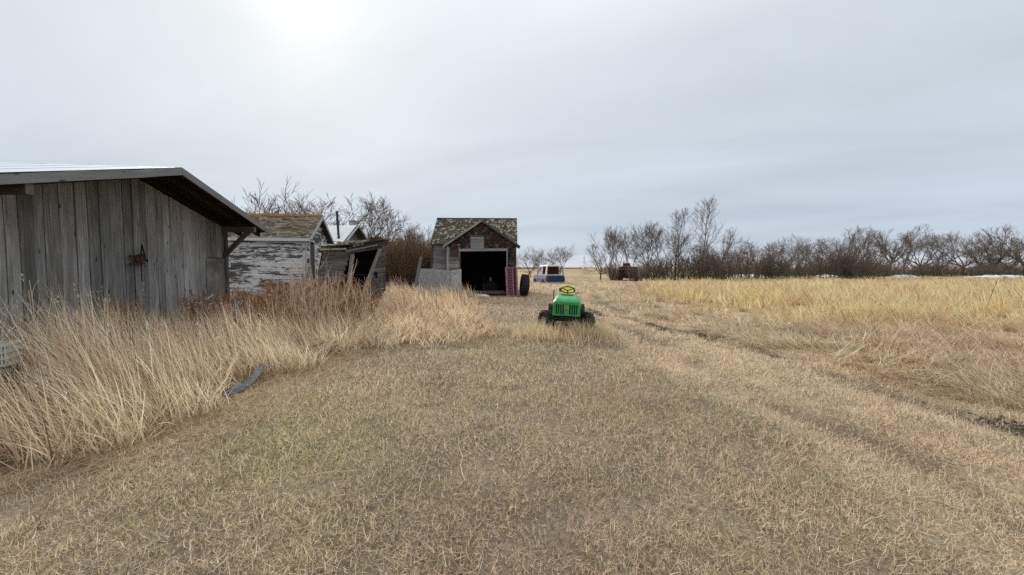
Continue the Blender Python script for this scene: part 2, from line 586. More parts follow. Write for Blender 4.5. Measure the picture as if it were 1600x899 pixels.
def ground_colour(x, y):
    """Soil and thatch colours of the ground itself."""
    n1, n2 = vnoise(x, y, 1.9), vnoise(x, y, 0.33)
    lawn = np.array([0.21, 0.168, 0.118]) * (0.75 + 0.5 * n2[..., None])
    green = sstep(0.5, 0.75, n1)[..., None] * 0.5
    lawn = lawn * (1 - green) + np.array([0.15, 0.155, 0.07]) * green
    straw = np.array([0.42, 0.33, 0.21]) * (0.75 + 0.45 * n2[..., None])
    c = lawn
    dr, dl = rut_dist(x, y)
    mid = sstep(-0.4, 1.2, x - np.interp(y, TRK_Y, RUT_R))[..., None]
    c = c * (1 - mid) + straw * mid
    lane = sstep(1.9, 1.2, np.abs(x - 0.5 * (np.interp(y, TRK_Y, RUT_R) + np.interp(y, TRK_Y, RUT_L))))[..., None] * 0.7
    c = c * (1 - lane) + straw * lane
    far = sstep(11, 26, y)[..., None]
    c = c * (1 - far) + np.array([0.40, 0.31, 0.185]) * (0.8 + 0.4 * n2[..., None]) * far
    rut = (np.maximum(np.exp(-(dr / 0.3) ** 2) * 0.95, np.exp(-(dl / 0.3) ** 2) * 0.85) * sstep(0.2, 0.7, vnoise(x, y, 1.3) * 0.6 + vnoise(x, y, 0.35) * 0.4 + 0.1))[..., None]
    rut = rut * (1 - 0.7 * sstep(14, 40, y)[..., None])
    c = c * (1 - rut) + np.array([0.14, 0.098, 0.064]) * rut
    lt = sstep(-0.2, 0.5, left_tall(x, y))[..., None] * (y < 24)[..., None]
    c = c * (1 - lt) + np.array([0.13, 0.09, 0.05]) * lt
    rt = sstep(-0.3, 1.0, right_tall(x, y))[..., None]
    c = c * (1 - rt) + np.array([0.36, 0.265, 0.15]) * rt
    m = mud(x, y)[..., None]
    c = c * (1 - m) + np.array([0.06, 0.047, 0.036]) * m
    return c


def make_ground():
    a = np.arange(-9, 12.01, 0.11)
    gx = np.concatenate([[-6000, -2000, -800, -400, -200, -120, -80, -60, -45, -35, -28, -22, -18, -15, -13, -11, -10], a, [12.6, 13.5, 15, 17, 20, 24, 29, 35, 45, 60, 80, 120, 200, 400, 800, 2000, 6000]])
    b = np.arange(-1, 16.01, 0.11)
    gy = np.concatenate([[-400, -100, -40, -15, -6, -3, -2], b, np.arange(16.3, 34, 0.35), [35, 37, 40, 44, 48, 53, 58, 65, 75, 90, 110, 150, 250, 500, 1200, 3000, 9000]])
    X, Y = np.meshgrid(gx, gy)
    Z = ground_z(X, Y)
    C = ground_colour(X, Y)
    nx, ny = len(gx), len(gy)
    V = np.stack([X, Y, Z], -1).reshape(-1, 3)
    i = (np.arange(ny - 1)[:, None] * nx + np.arange(nx - 1)[None]).ravel()
    T = np.concatenate([np.stack([i, i + 1, i + nx + 1], -1), np.stack([i, i + nx + 1, i + nx], -1)])
    m, nt, bs = mat_base('soil and thatch', 0.95)
    bs.inputs['Specular IOR Level'].default_value = 0.1
    at = N(nt, 'ShaderNodeAttribute')
    at.attribute_name = 'Col'
    tc = N(nt, 'ShaderNodeTexCoord')
    o = tc.outputs['Object']
    n1 = noise(nt, o, 34, 6, 0.7)
    n2 = noise(nt, o, 2.2, 4, 0.6)
    n3 = noise(nt, o, 0.16, 3, 0.6)
    c = mixc(nt, 1.0, at.outputs['Color'], ramp(nt, n1, [(0.28, 0.45), (0.5, 0.95), (0.72, 1.5)]), 'MULTIPLY')
    c = mixc(nt, 1.0, c, ramp(nt, n2, [(0.3, 0.82), (0.7, 1.15)]), 'MULTIPLY')
    c = mixc(nt, 1.0, c, ramp(nt, n3, [(0.3, 0.8), (0.7, 1.15)]), 'MULTIPLY')
    nt.links.new(c, bs.inputs['Base Color'])
    bump(nt, bs, n1, 0.7, 0.02)
    g = np_mesh('ground', V, T, m, C.reshape(-1, 3), smooth=True)
    tag(g, 'dry prairie yard ground with thatch, dirt and two wheel ruts', 'ground', kind='structure')


make_ground()


def gz(x, y):
    return float(ground_z(np.array([x]), np.array([y]))[0])


# ------------------------------------------------------------------ weathered plank helpers
def board(parent, A, B, wdir, w, t, mat, name='plank', cutA=0.0, cutB=0.0, rough=0.006, segs=4, rng=random):
    """A board from A to B (centre line), w wide along wdir, t thick. cutA/cutB slant the ends (dx per unit of width)."""
    A, B, wd = Vector(A), Vector(B), Vector(wdir)
    ax = (B - A)
    L = ax.length
    ax.normalize()
    wd = (wd - ax * wd.dot(ax)).normalized()
    nz = ax.cross(wd)
    vs, fs = [], []
    for i in range(segs + 1):
        f = i / segs
        e0, e1 = (rng.uniform(-rough, rough) for _ in range(2))
        bow = rng.uniform(-rough, rough) * 0.6
        for yy, zz in ((-w / 2 + e0, -t / 2), (w / 2 + e1, -t / 2), (w / 2 + e1, t / 2), (-w / 2 + e0, t / 2)):
            x = L * f
            if i == 0:
                x += cutA * yy
            if i == segs:
                x += cutB * yy
            vs.append((x, yy, zz + bow))
    for i in range(segs):
        for k in range(4):
            fs.append((i * 4 + k, i * 4 + (k + 1) % 4, i * 4 + 4 + (k + 1) % 4, i * 4 + 4 + k))
    fs.append((0, 1, 2, 3))
    fs.append(tuple(segs * 4 + k for k in (3, 2, 1, 0)))
    me = bpy.data.meshes.new(name)
    me.from_pydata(vs, [], [tuple(reversed(f)) for f in fs])
    me.update()
    mt = Matrix(((ax.x, wd.x, nz.x, A.x), (ax.y, wd.y, nz.y, A.y), (ax.z, wd.z, nz.z, A.z), (0, 0, 0, 1)))
    return link(name, me, mat, parent, mt)


def shingle_field(name, parent, origin, u, v, width, height, expo, sw, colour, inside=None, lift=0.012, missing=0.02, rng=None, ragged=0.25):
    """Courses of single shingles, each a small wedge, joined into one relief mesh."""
    rng = rng or np.random.default_rng(5)
    origin, u, v = Vector(origin), Vector(u).normalized(), Vector(v).normalized()
    n = u.cross(v).normalized()
    V, T, C = [], [], []
    rows = int(height / expo)
    for r in range(rows + 1):
        x = -rng.random() * sw
        y0 = r * expo
        while x < width:
            w = sw * rng.uniform(0.6, 1.4)
            xa, xb = max(0, x), min(width, x + w - 0.008)
            x += w
            if xb - xa < 0.02 or rng.random() < missing:
                continue
            if inside is not None and not inside((xa + xb) / 2, y0 + expo * 0.4):
                continue
            yb = y0 - rng.random() * expo * ragged
            yt = min(y0 + expo * 1.15, height)
            if yt <= yb:
                continue
            lf = lift * rng.uniform(0.6, 1.9)
            q = [(xa, yb, lf), (xb, yb, lf * rng.uniform(0.7, 1.3)), (xb, yt, 0.003), (xa, yt, 0.003), (xa, yb, 0), (xb, yb, 0)]
            o = len(V)
            V += [tuple(origin + u * a + v * b + n * c) for a, b, c in q]
            T += [(o, o + 1, o + 2), (o, o + 2, o + 3), (o + 4, o + 5, o + 1), (o + 4, o + 1, o), (o + 4, o, o + 3), (o + 5, o + 2, o + 1)]
            C += [colour(rng)] * 6
    ob = np_mesh(name, np.array(V), np.array(T), M['shingle'], np.array(C), parent)
    ob['kind'] = 'stuff'
    return ob


# ------------------------------------------------------------------ big plank shed (left)
def plank_shed():
    root = empty('plank_shed', (-7.588, 8.095, 0.0), math.atan2(0.992, -0.123),
                 'big grey plank shed with overhanging metal roof and rusty iron on its wall', 'shed')
    HW, HE, SL = 2.95, 2.70, 0.25          # half width, eave height, slope
    HR, OH, BK = 3.76, 0.86, 6.0           # roof half span, overhang, depth
    SLS = {-1: 0.265, 1: 0.25}
    top = lambda x: HE + SL * (HW - abs(x)) - (0.015 * abs(x) if x < 0 else 0)
    # structure behind the boards
    inner = MB().prism([(-HW, 0.0), (HW, 0.0), (HW, HE), (0, top(0)), (-HW, HE)], 0.05, 0.08)
    inner.box((-HW + 0.02, BK / 2 + 0.05, HE / 2), (0.04, BK, HE)).box((HW - 0.02, BK / 2 + 0.05, HE / 2), (0.04, BK, HE))
    inner.prism([(-HW, 0.0), (HW, 0.0), (HW, HE), (0, top(0)), (-HW, HE)], BK, BK + 0.03)
    inner.build('frame', M['black_wood'], root)
    wall = empty('gable_wall')
    wall.parent = root
    rng = random.Random(5)
    x = -HW
    while x < HW - 0.05:
        w = rng.choice((0.13, 0.15, 0.19, 0.22, 0.24, 0.28))
        w = min(w, HW - x)
        gap = rng.choice((0.006, 0.012, 0.018, 0.03))
        xc = x + w / 2
        lean = rng.uniform(-0.012, 0.012)
        z1 = top(xc) - 0.01
        if 2.12 < xc:
            z0 = 1.86
        else:
            z0 = rng.uniform(0.02, 0.12)
        cut = SL if xc > 0 else -SL
        board(wall, (xc + lean, rng.uniform(-0.008, 0.012) + 0.03, z0), (xc, rng.uniform(-0.006, 0.012) + 0.03, z1), (-1, 0, 0), w - gap, 0.026, M['grey_wood'], 'plank', 0, cut, 0.004, 6, rng)
        x += w
    p = MB().box((2.55, 0.012, 1.03), (0.83, 0.02, 1.62)).build('plywood_patch', M['plywood'], wall)
    p['label'] = 'stained plywood sheet patching the corner of the plank wall'
    board(wall, (HW + 0.05, 0.02, 0.0), (HW + 0.05, 0.02, HE - 0.02), (1, 0, 0), 0.12, 0.1, M['dark_wood'], 'corner_post')
    # roof
    roof = empty('roof')
    roof.parent = root
    zr = top(0) - 0.0
    for s in (-1, 1):
        # soffit boards run with the ridge
        k = 0
        xx = 0.0
        while xx < HR - 0.05:
            w = min(0.23, HR - xx)
            xc = xx + w / 2
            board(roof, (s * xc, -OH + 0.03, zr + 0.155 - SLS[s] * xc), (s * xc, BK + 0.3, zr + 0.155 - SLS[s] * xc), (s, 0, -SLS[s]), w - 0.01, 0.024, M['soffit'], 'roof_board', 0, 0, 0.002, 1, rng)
            xx += w
        for j, yy in enumerate((-OH + 0.32, -0.04, 0.9, 1.9, 2.9, 3.9, 4.9, 5.9)):
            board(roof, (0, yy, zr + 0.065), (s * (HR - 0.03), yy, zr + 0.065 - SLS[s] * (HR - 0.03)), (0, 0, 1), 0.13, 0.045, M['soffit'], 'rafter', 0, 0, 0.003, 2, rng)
        board(roof, (0, -OH, zr + 0.115), (s * HR, -OH, zr + 0.115 - SLS[s] * HR), (0, 0, 1), 0.135, 0.03, M['fascia'], 'fascia_board', 0, 0, 0.008, 7, rng)
        # corrugated steel, one sheet after another along the ridge
        y = -OH - 0.005
        while y < BK + 0.3:
            w = 0.86
            n = 24
            vs, fs = [], []
            for i in range(n + 1):
                yy = y + w * i / n
                c = 0.011 * math.cos(2 * math.pi * i / 4)
                for xx in (0.0, HR + 0.03):
                    vs.append((s * xx, yy, zr + 0.188 - SLS[s] * xx + c))
            for i in range(n):
                fs.append((2 * i, 2 * i + 1, 2 * i + 3, 2 * i + 2))
            MB().add(vs, fs).build('metal_sheet', M['galv'], roof)
            y += w - 0.05
    for s, ln in ((-1, 0.82), (1, 0.82)):
        zb = HE - 0.06
        board(root, (s * (HW - 0.06), 0.4, zb), (s * (HW - 0.06), -ln, zb), (1, 0, 0), 0.1, 0.15, M['brown_wood'], 'outlooker_beam')
        c = MB().box((s * (HW - 0.06), -ln - 0.008, zb), (0.098, 0.012, 0.145)).build('beam_end', M['plywood'], root)
        if s < 0:
            continue
        board(root, (s * (HW - 0.06), -ln * 0.8, zb - 0.05), (s * (HW - 0.06), -0.02, zb - 0.72), (1, 0, 0), 0.1, 0.1, M['brown_wood'], 'knee_brace')
    return root


plank_shed()


def rusty_hardware():
    n = Vector((0.992, 0.123, 0))
    u = Vector((-0.123, 0.992, 0))
    c = Vector((-7.588, 8.095, 0)) + u * (-0.07) + n * 0.035
    root = empty('rusty_hardware', (c.x, c.y, 1.76), math.atan2(0.992, -0.123), 'rusty iron clamp and black hook hanging on the grey plank wall', 'iron hardware')
    b = MB()
    b.tube([(-0.2, 0, 0.06), (-0.06, -0.03, 0.07), (0.09, -0.02, 0.05)], 0.016, 6)
    b.tube([(-0.2, 0, -0.1), (-0.08, -0.02, -0.11), (0.06, -0.02, -0.1)], 0.014, 6)
    b.box((-0.03, -0.025, 0.0), (0.13, 0.03, 0.11), Matrix.Rotation(0.3, 3, 'Y'))
    b.box((0.04, -0.03, -0.03), (0.07, 0.035, 0.14), Matrix.Rotation(-0.25, 3, 'Y'))
    b.tube([(-0.12, -0.02, 0.05), (-0.05, -0.06, 0.1), (0.03, -0.03, 0.02)], 0.014, 6)
    b.box((-0.19, -0.01, -0.1), (0.06, 0.03, 0.05)).box((-0.2, -0.01, 0.06), (0.03, 0.03, 0.05))
    b.build('clamp', M['rust'], root)
    b = MB()
    b.prism([(0.04, 0.12), (0.15, 0.12), (0.17, -0.04), (0.07, -0.02)], -0.03, -0.012)
    b.tube([(0.05, -0.02, 0.12), (0.075, -0.02, 0.3), (0.13, -0.02, 0.12)], 0.014, 6)
    b.tube([(0.15, -0.02, -0.02), (0.2, -0.02, -0.04), (0.21, -0.02, 0.0)], 0.016, 6)
    b.tube([(0.1, -0.02, -0.03), (0.13, -0.03, -0.12), (0.17, -0.02, -0.17)], 0.007, 5)
    b.tube([(0.04, -0.015, -0.1), (0.045, -0.01, -0.45)], 0.008, 5)
    b.build('hook', M['black_iron'], root)


rusty_hardware()


# ------------------------------------------------------------------ white clapboard house
def clapboard_house():
    rz = math.atan2(0.152, 0.988)
    root = empty('clapboard_house', (-8.83, 17.0, 0), rz, 'small white clapboard house with peeling paint and brown shingle roof', 'house')
    W, D, HE = 5.5, 3.05, 2.9
    rise = 1.0
    rng = random.Random(2)
    MB().prism([(0.0, 0.0), (D, 0.0), (D, HE), (D / 2, HE + rise), (0, HE)], -W + 0.03, -0.03, axes='yz').build('frame', M['black_wood'], root)
    wall = empty('front_wall')
    wall.parent = root
    z = 0.08
    while z < HE - 0.2:
        e = 0.17
        xs = [-W, -W + rng.uniform(1.5, 2.6), -rng.uniform(1.0, 2.3), -0.09]
        for a, b in zip(xs[:-1], xs[1:]):
            ob = board(wall, (a + 0.002, -0.022, z + e / 2), (b - 0.002, -0.022, z + e / 2), (0, -0.16, 1), e + 0.012, 0.02, M['white_clap'], 'clapboard', 0, 0, 0.002, 2, rng)
        z += e
    board(wall, (-W, -0.03, HE - 0.1), (-0.09, -0.03, HE - 0.1), (0, 0, 1), 0.2, 0.025, M['white_trim'], 'frieze_board')
    side = empty('gable_wall')
    side.parent = root
    z = 0.08
    while z < HE + rise - 0.1:
        e = 0.17
        zc = z + e / 2
        y0, y1 = 0.1, D - 0.1
        if zc > HE:
            k = (zc - HE + 0.05) / rise * D / 2
            y0, y1 = max(0.1, k), min(D - 0.1, D - k)
        if zc < 2.75:
            spans = [(y0, 0.42), (1.12, y1)]
        else:
            spans = [(y0, y1)]
        for a, b in spans:
            if b - a > 0.08:
                board(side, (0.022, a, zc), (0.022, b, zc), (0.16, 0, 1), e + 0.012, 0.02, M['white_clap'], 'clapboard', 0, 0, 0.002, 2, rng)
        z += e
    MB().box((0.0, 0.77, 1.35), (0.03, 0.62, 2.6)).build('door', M['brown_wood'], root)
    b = MB().box((0.02, 0.43, 1.37), (0.05, 0.08, 2.72)).box((0.02, 1.11, 1.37), (0.05, 0.08, 2.72)).box((0.021, 0.77, 2.76), (0.05, 0.6, 0.08))
    b.build('door_frame', M['white_trim'], root)
    for x, y in ((-0.045, -0.02), (0.02, 0.05)):
        MB().box((x, y, HE / 2), (0.1 if y < 0 else 0.03, 0.03 if y < 0 else 0.1, HE - 0.02)).build('corner_board', M['white_trim'], root)
    for x in (-3.3, -2.62, -1.95, -1.28, -0.6):
        MB().box((x, -0.09, HE - 0.03), (0.06, 0.12, 0.08)).build('rafter_end', M['white_trim'], root)
    # roof
    roof = empty('roof')
    roof.parent = root
    OV, GE = 0.22, 0.28
    sl = rise / (D / 2)
    for s in (0, 1):
        prof = [(-OV, HE - OV * sl + 0.03), (D / 2, HE + rise + 0.03), (D / 2, HE + rise + 0.07), (-OV, HE - OV * sl + 0.07)]
        if s:
            prof = [(D - y, z) for y, z in prof]
        MB().prism(prof, -W - GE, GE, axes='yz').build('roof_deck', M['dark_wood'], roof)
    ln = math.hypot(D / 2 + OV, rise + OV * sl)
    cols = ((0.24, 0.2, 0.15), (0.17, 0.14, 0.105), (0.30, 0.255, 0.19), (0.12, 0.095, 0.07), (0.33, 0.28, 0.2), (0.2, 0.15, 0.09))

    def hue(r):
        return cols[int(r.integers(len(cols)))]
    shingle_field('shingle_roofing', roof, (-W - GE, -OV, HE - OV * sl + 0.075), (1, 0, 0), (0, 1, sl), W + 2 * GE, ln, 0.13, 0.17, hue, None, 0.018, 0.01)
    shingle_field('shingle_roofing', roof, (GE, D + OV, HE - OV * sl + 0.075), (-1, 0, 0), (0, -1, sl), W + 2 * GE, ln, 0.13, 0.17, hue, None, 0.018, 0.01)
    cap = MB().prism([(D / 2 - 0.13, HE + rise + 0.03), (D / 2, HE + rise + 0.15), (D / 2 + 0.13, HE + rise + 0.03), (D / 2, HE + rise + 0.11)], -W - GE, GE, axes='yz')
    cap.build('ridge_cap', M['rust_cap'], roof)
    board(root, (-W - GE, -OV - 0.015, HE - OV * sl + 0.01), (GE, -OV - 0.015, HE - OV * sl + 0.01), (0, 0, 1), 0.12, 0.024, M['white_trim'], 'eave_board')
    for s in (0, 1):
        y0 = -OV if not s else D + OV
        board(root, (GE + 0.016, y0, HE - OV * sl + 0.0), (GE + 0.016, D / 2, HE + rise), (0, 0, 1), 0.14, 0.024, M['fascia_white'], 'rake_board')


M['rust_cap'] = plain('rusted ridge cap', (0.26, 0.13, 0.055), 0.85, 0.1, 0.4, 6)
M['fascia_white'] = peeling_paint('grey white rake paint', (0.45, 0.45, 0.45), (0.12, 0.11, 0.1), (0.22, 0.21, 0.2), 0.3)
clapboard_house()


# ------------------------------------------------------------------ building with white steel roof and stovepipe
def steel_roof_hut():
    Yd = Vector((0.15, 0.99, 0)).normalized()
    rz = math.atan2(-0.15, 0.99)
    root = empty('steel_roofed_hut', (-10.2, 24.0, 0), rz, 'grey hut behind the white house with a white ribbed steel roof and stovepipe', 'hut')
    W, D, HE, rise = 4.5, 3.0, 3.1, 1.12
    MB().prism([(0.0, 0.0), (D, 0.0), (D, HE), (D / 2, HE + rise), (0, HE)], -W, -0.35, axes='yz').build('frame', M['black_wood'], root)
    rng = random.Random(8)
    wall = empty('gable_wall')
    wall.parent = root
    y = 0.0
    while y < D - 0.03:
        w = min(rng.uniform(0.16, 0.24), D - y)
        yc = y + w / 2
        board(wall, (-0.33, yc, 0.02), (-0.33, yc, HE + rise * (1 - abs(yc - D / 2) / (D / 2)) - 0.03), (0, 1, 0), w - 0.012, 0.025, M['fascia'], 'plank', 0, 0, 0.004, 2, rng)
        y += w
    front = empty('front_wall')
    front.parent = root
    z = 0.05
    while z < HE - 0.1:
        board(front, (-W, -0.02, z + 0.1), (-0.35, -0.02, z + 0.1), (0, -0.1, 1), 0.2, 0.02, M['grey_wood'], 'siding_board', 0, 0, 0.003, 2, rng)
        z += 0.195
    roof = empty('roof')
    roof.parent = root
    sl = rise / (D / 2)
    OV = 0.2
    for s in (0, 1):
        x = -W - 0.2
        while x < 0.15:
            w = min(0.45, 0.2 - x)
            b = MB()
            f = (lambda y: y) if not s else (lambda y: D - y)
            prof = []
            for t in (0.0, 0.02, 0.05, 0.07, 0.2, 0.22, 0.25, 0.27, 0.45):
                if t > w:
                    break
                h = 0.03 if t in (0.02, 0.05, 0.22, 0.25) else 0.0
                prof.append((x + t, h))
            vs, fs = [], []
            for xx, h in prof:
                for yy in (-OV, D / 2):
                    zz = HE + yy * sl + 0.06 + h
                    vs.append((xx, f(yy), zz))
            for i in range(len(prof) - 1):
                fs.append((2 * i, 2 * i + 1, 2 * i + 3, 2 * i + 2))
            b.add(vs, fs).build('roof_panel', M['white_metal'], roof)
            x += 0.45
        prof = [(-OV, HE - OV * sl + 0.0), (D / 2, HE + rise), (D / 2, HE + rise + 0.05), (-OV, HE - OV * sl + 0.05)]
        if s:
            prof = [(D - y, z) for y, z in prof]
        MB().prism(prof, -W - 0.2, 0.19, axes='yz').build('roof_deck', M['dark_wood'], roof)
        y0 = -OV if not s else D + OV
        board(roof, (0.205, y0, HE - OV * sl + 0.02), (0.205, D / 2, HE + rise + 0.02), (0, 0, 1), 0.13, 0.02, M['white_trim'] if not s else M['fascia'], 'rake_board')
    board(roof, (-W - 0.2, -OV - 0.012, HE - OV * sl + 0.02), (0.19, -OV - 0.012, HE - OV * sl + 0.02), (0, 0, 1), 0.1, 0.02, M['white_trim'], 'eave_board')
    pipe = MB().tube([(-0.42, 0.28, HE + 0.2), (-0.50, 0.28, HE + 1.9)], 0.07, 12).tube([(-0.5, 0.28, HE + 1.84), (-0.5, 0.28, HE + 1.91)], 0.085, 12)
    pipe.build('stovepipe', M['stovepipe'], root, smooth=False)
    MB().box((-0.5, 2.0, HE + rise + 0.08), (0.34, 0.3, 0.62)).box((-0.5, 2.0, HE + rise + 0.41), (0.4, 0.36, 0.05)).build('chimney', M['sheet_grey'], root)


M['stovepipe'] = plain('sooty stovepipe', (0.055, 0.055, 0.06), 0.6, 0.5, 0.3, 8)
steel_roof_hut()


# ------------------------------------------------------------------ pixel ray helper used only to find real coordinates
def at(px, py, Y):
    x, up = (px - 800) / 620.0, (449.5 - py) / 620.0
    fy, fz = math.cos(PITCH), -math.sin(PITCH)
    uy, uz = math.sin(PITCH), math.cos(PITCH)
    d = Vector((x, fy + up * uy, fz + up * uz))
    return Vector((0, 0, EYE)) + d * (Y / d.y)


# ------------------------------------------------------------------ collapsing shack
def collapsed_shack():
    c = Vector((-6.0, 15.0, 0))
    root = empty('leaning_shack', c, 0, 'collapsing grey board shack leaning over with open black doorway', 'shack')
    rng = random.Random(21)

    def L(px, py, Y):
        return at(px, py, Y) - c

    def strip(parent, A, B, C, D, n, mat, t=0.022, name='plank', gap=0.012, skip=()):
        """Boards between edge A-D and edge B-C (A,B top)."""
        A, B, C, D = (Vector(v) for v in (A, B, C, D))
        for i in range(n):
            if i in skip:
                continue
            f = (i + 0.5) / n
            p, q = A.lerp(D, f), B.lerp(C, f)
            w = ((A - D).length + (B - C).length) / 2 / n
            board(parent, p + Vector((0, rng.uniform(-0.012, 0.012), rng.uniform(-0.01, 0.01))), q + Vector((0, rng.uniform(-0.012, 0.012), rng.uniform(-0.01, 0.01))), D - A, w - gap, t, mat, name, 0, 0, 0.006, 2, rng)
    fl = empty('front_wall')
    fl.parent = root
    strip(fl, L(506, 391, 15.0), L(549, 392, 15.0), L(526, 462, 15.0), L(490, 462, 15.1), 9, M['shack_wood'])
    strip(fl, L(536, 462, 15.06), L(562, 462, 15.06), L(560, 486, 15.06), L(532, 486, 15.06), 2, M['dark_wood'])
    rw = empty('side_wall')
    rw.parent = root
    strip(rw, L(597, 379, 15.0), L(604, 375, 17.0), L(599, 468, 17.0), L(563, 468, 15.0), 11, M['shack_wood'])
    bk = empty('back_wall')
    bk.parent = root
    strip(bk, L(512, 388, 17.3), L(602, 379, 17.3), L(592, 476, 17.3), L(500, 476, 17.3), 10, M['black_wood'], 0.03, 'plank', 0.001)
    lw = empty('far_side_wall')
    lw.parent = root
    strip(lw, L(504, 390, 15.1), L(510, 388, 17.25), L(500, 478, 17.25), L(488, 478, 15.1), 9, M['dark_wood'], 0.03, 'plank', 0.002)
    board(root, L(540, 394, 14.95), L(599, 384, 14.95), (0, 0, 1), 0.17, 0.05, M['grey_wood'], 'lintel')
    board(root, L(572, 388.5, 14.92), L(597, 384, 14.92), (0, 0, 1), 0.13, 0.02, M['brown_wood'], 'lintel_patch')
    board(root, L(551, 397, 15.0), L(543, 470, 15.0), (1, 0, 0), 0.15, 0.08, M['grey_wood'], 'post')
    board(root, L(594, 388, 14.97), L(566, 462, 14.97), (1, 0, 0), 0.1, 0.08, M['grey_wood'], 'leaning_post')
    board(root, L(583, 432, 14.8), L(596, 462, 14.6), (1, 0, 0), 0.1, 0.05, M['dark_wood'], 'fallen_board')
    board(root, L(600, 428, 15.4), L(601, 455, 15.2), (1, 0, 0), 0.08, 0.05, M['dark_wood'], 'fallen_board')
    MB().box(L(587, 430, 15.05), (0.13, 0.05, 0.26)).build('hinge_plate', M['black_iron'], root)
    # sagging roof: boards, torn covering and splinters on top
    roof = empty('sagging_roof')
    roof.parent = root
    for i in range(9):
        f = i / 8.0
        a = L(500 + rng.uniform(-3, 3), 389, 14.85 + 2.5 * f)
        b = L(604 + rng.uniform(-4, 3), 376, 14.85 + 2.5 * f)
        a.z, b.z = 0.78 + 1.6 - 0.1 * f + rng.uniform(-0.03, 0.03), 1.02 + 1.6 - 0.06 * f + rng.uniform(-0.02, 0.03)
        m = (a + b) / 2
        m.z -= 0.06
        board(roof, a, m, (0, 1, 0), 0.27, 0.024, M['dark_wood'], 'roof_board', 0, 0, 0.01, 3, rng)
        board(roof, m, b, (0, 1, 0), 0.27, 0.024, M['dark_wood'], 'roof_board', 0, 0, 0.01, 3, rng)
    board(roof, L(500, 390, 14.8), L(541, 389, 14.8), (0, 0, 1), 0.07, 0.04, M['lath_pale'], 'eave_strip')
    board(roof, L(541, 393, 14.82), L(590, 383, 14.82), (0, 0, 1), 0.05, 0.03, M['grey_wood'], 'eave_strip')
    board(roof, L(545, 387, 14.86), L(600, 379, 14.86), (0, 0, 1), 0.24, 0.02, M['dark_wood'], 'eave_strip')

    def torn(px0, px1, py0, py1, Y, mat, th):
        b = MB()
        n = 7
        pts = []
        for i in range(n + 1):
            f = i / n
            p = L(px0 + (px1 - px0) * f, py0 + (py1 - py0) * f, Y)
            pts.append((p, th * rng.uniform(0.5, 1.2), rng.uniform(-0.02, 0.03)))
        vs, fs = [], []
        for p, h, dz in pts:
            for dy, dzz in ((-0.05 + dz, -h / 2 + dz), (-0.08 - dz, h / 2 + dz), (0.5 + dz, h / 2 + dz), (0.5, -h / 2 + dz)):
                vs.append(p + Vector((0, dy, dzz)))
        for i in range(n):
            for k in range(4):
                fs.append((i * 4 + k, i * 4 + (k + 1) % 4, i * 4 + 4 + (k + 1) % 4, i * 4 + 4 + k))
        fs += [(0, 1, 2, 3), tuple(n * 4 + k for k in (3, 2, 1, 0))]
        return b.add(vs, fs).build('roof_scrap', mat, roof)
    torn(503, 528, 388, 384.5, 14.95, M['sheet_pale'], 0.05)
    torn(527, 541, 381, 380, 15.0, M['lath_pale'], 0.15)
    torn(539, 575, 378.5, 376.5, 15.3, M['lath_pale'], 0.08)
    torn(553, 569, 383, 380.5, 14.86, M['sheet_pale'], 0.11)
    torn(574, 604, 376, 373.5, 15.2, M['rust_cap'], 0.06)
    torn(578, 592, 374, 372, 15.6, M['tar_dark'], 0.14)
    torn(527, 556, 386, 383, 15.4, M['tar_dark'], 0.1)
    MB().tube([L(584, 372, 15.3), L(586, 367, 15.3)], 0.02, 5).build('splinter', M['lath_pale'], roof)


M['shack_wood'] = weathered_wood('shack boards', (0.04, 0.037, 0.036), (0.15, 0.145, 0.14), (0.32, 0.31, 0.3), 0.35, (0.075, 0.066, 0.06))
collapsed_shack()


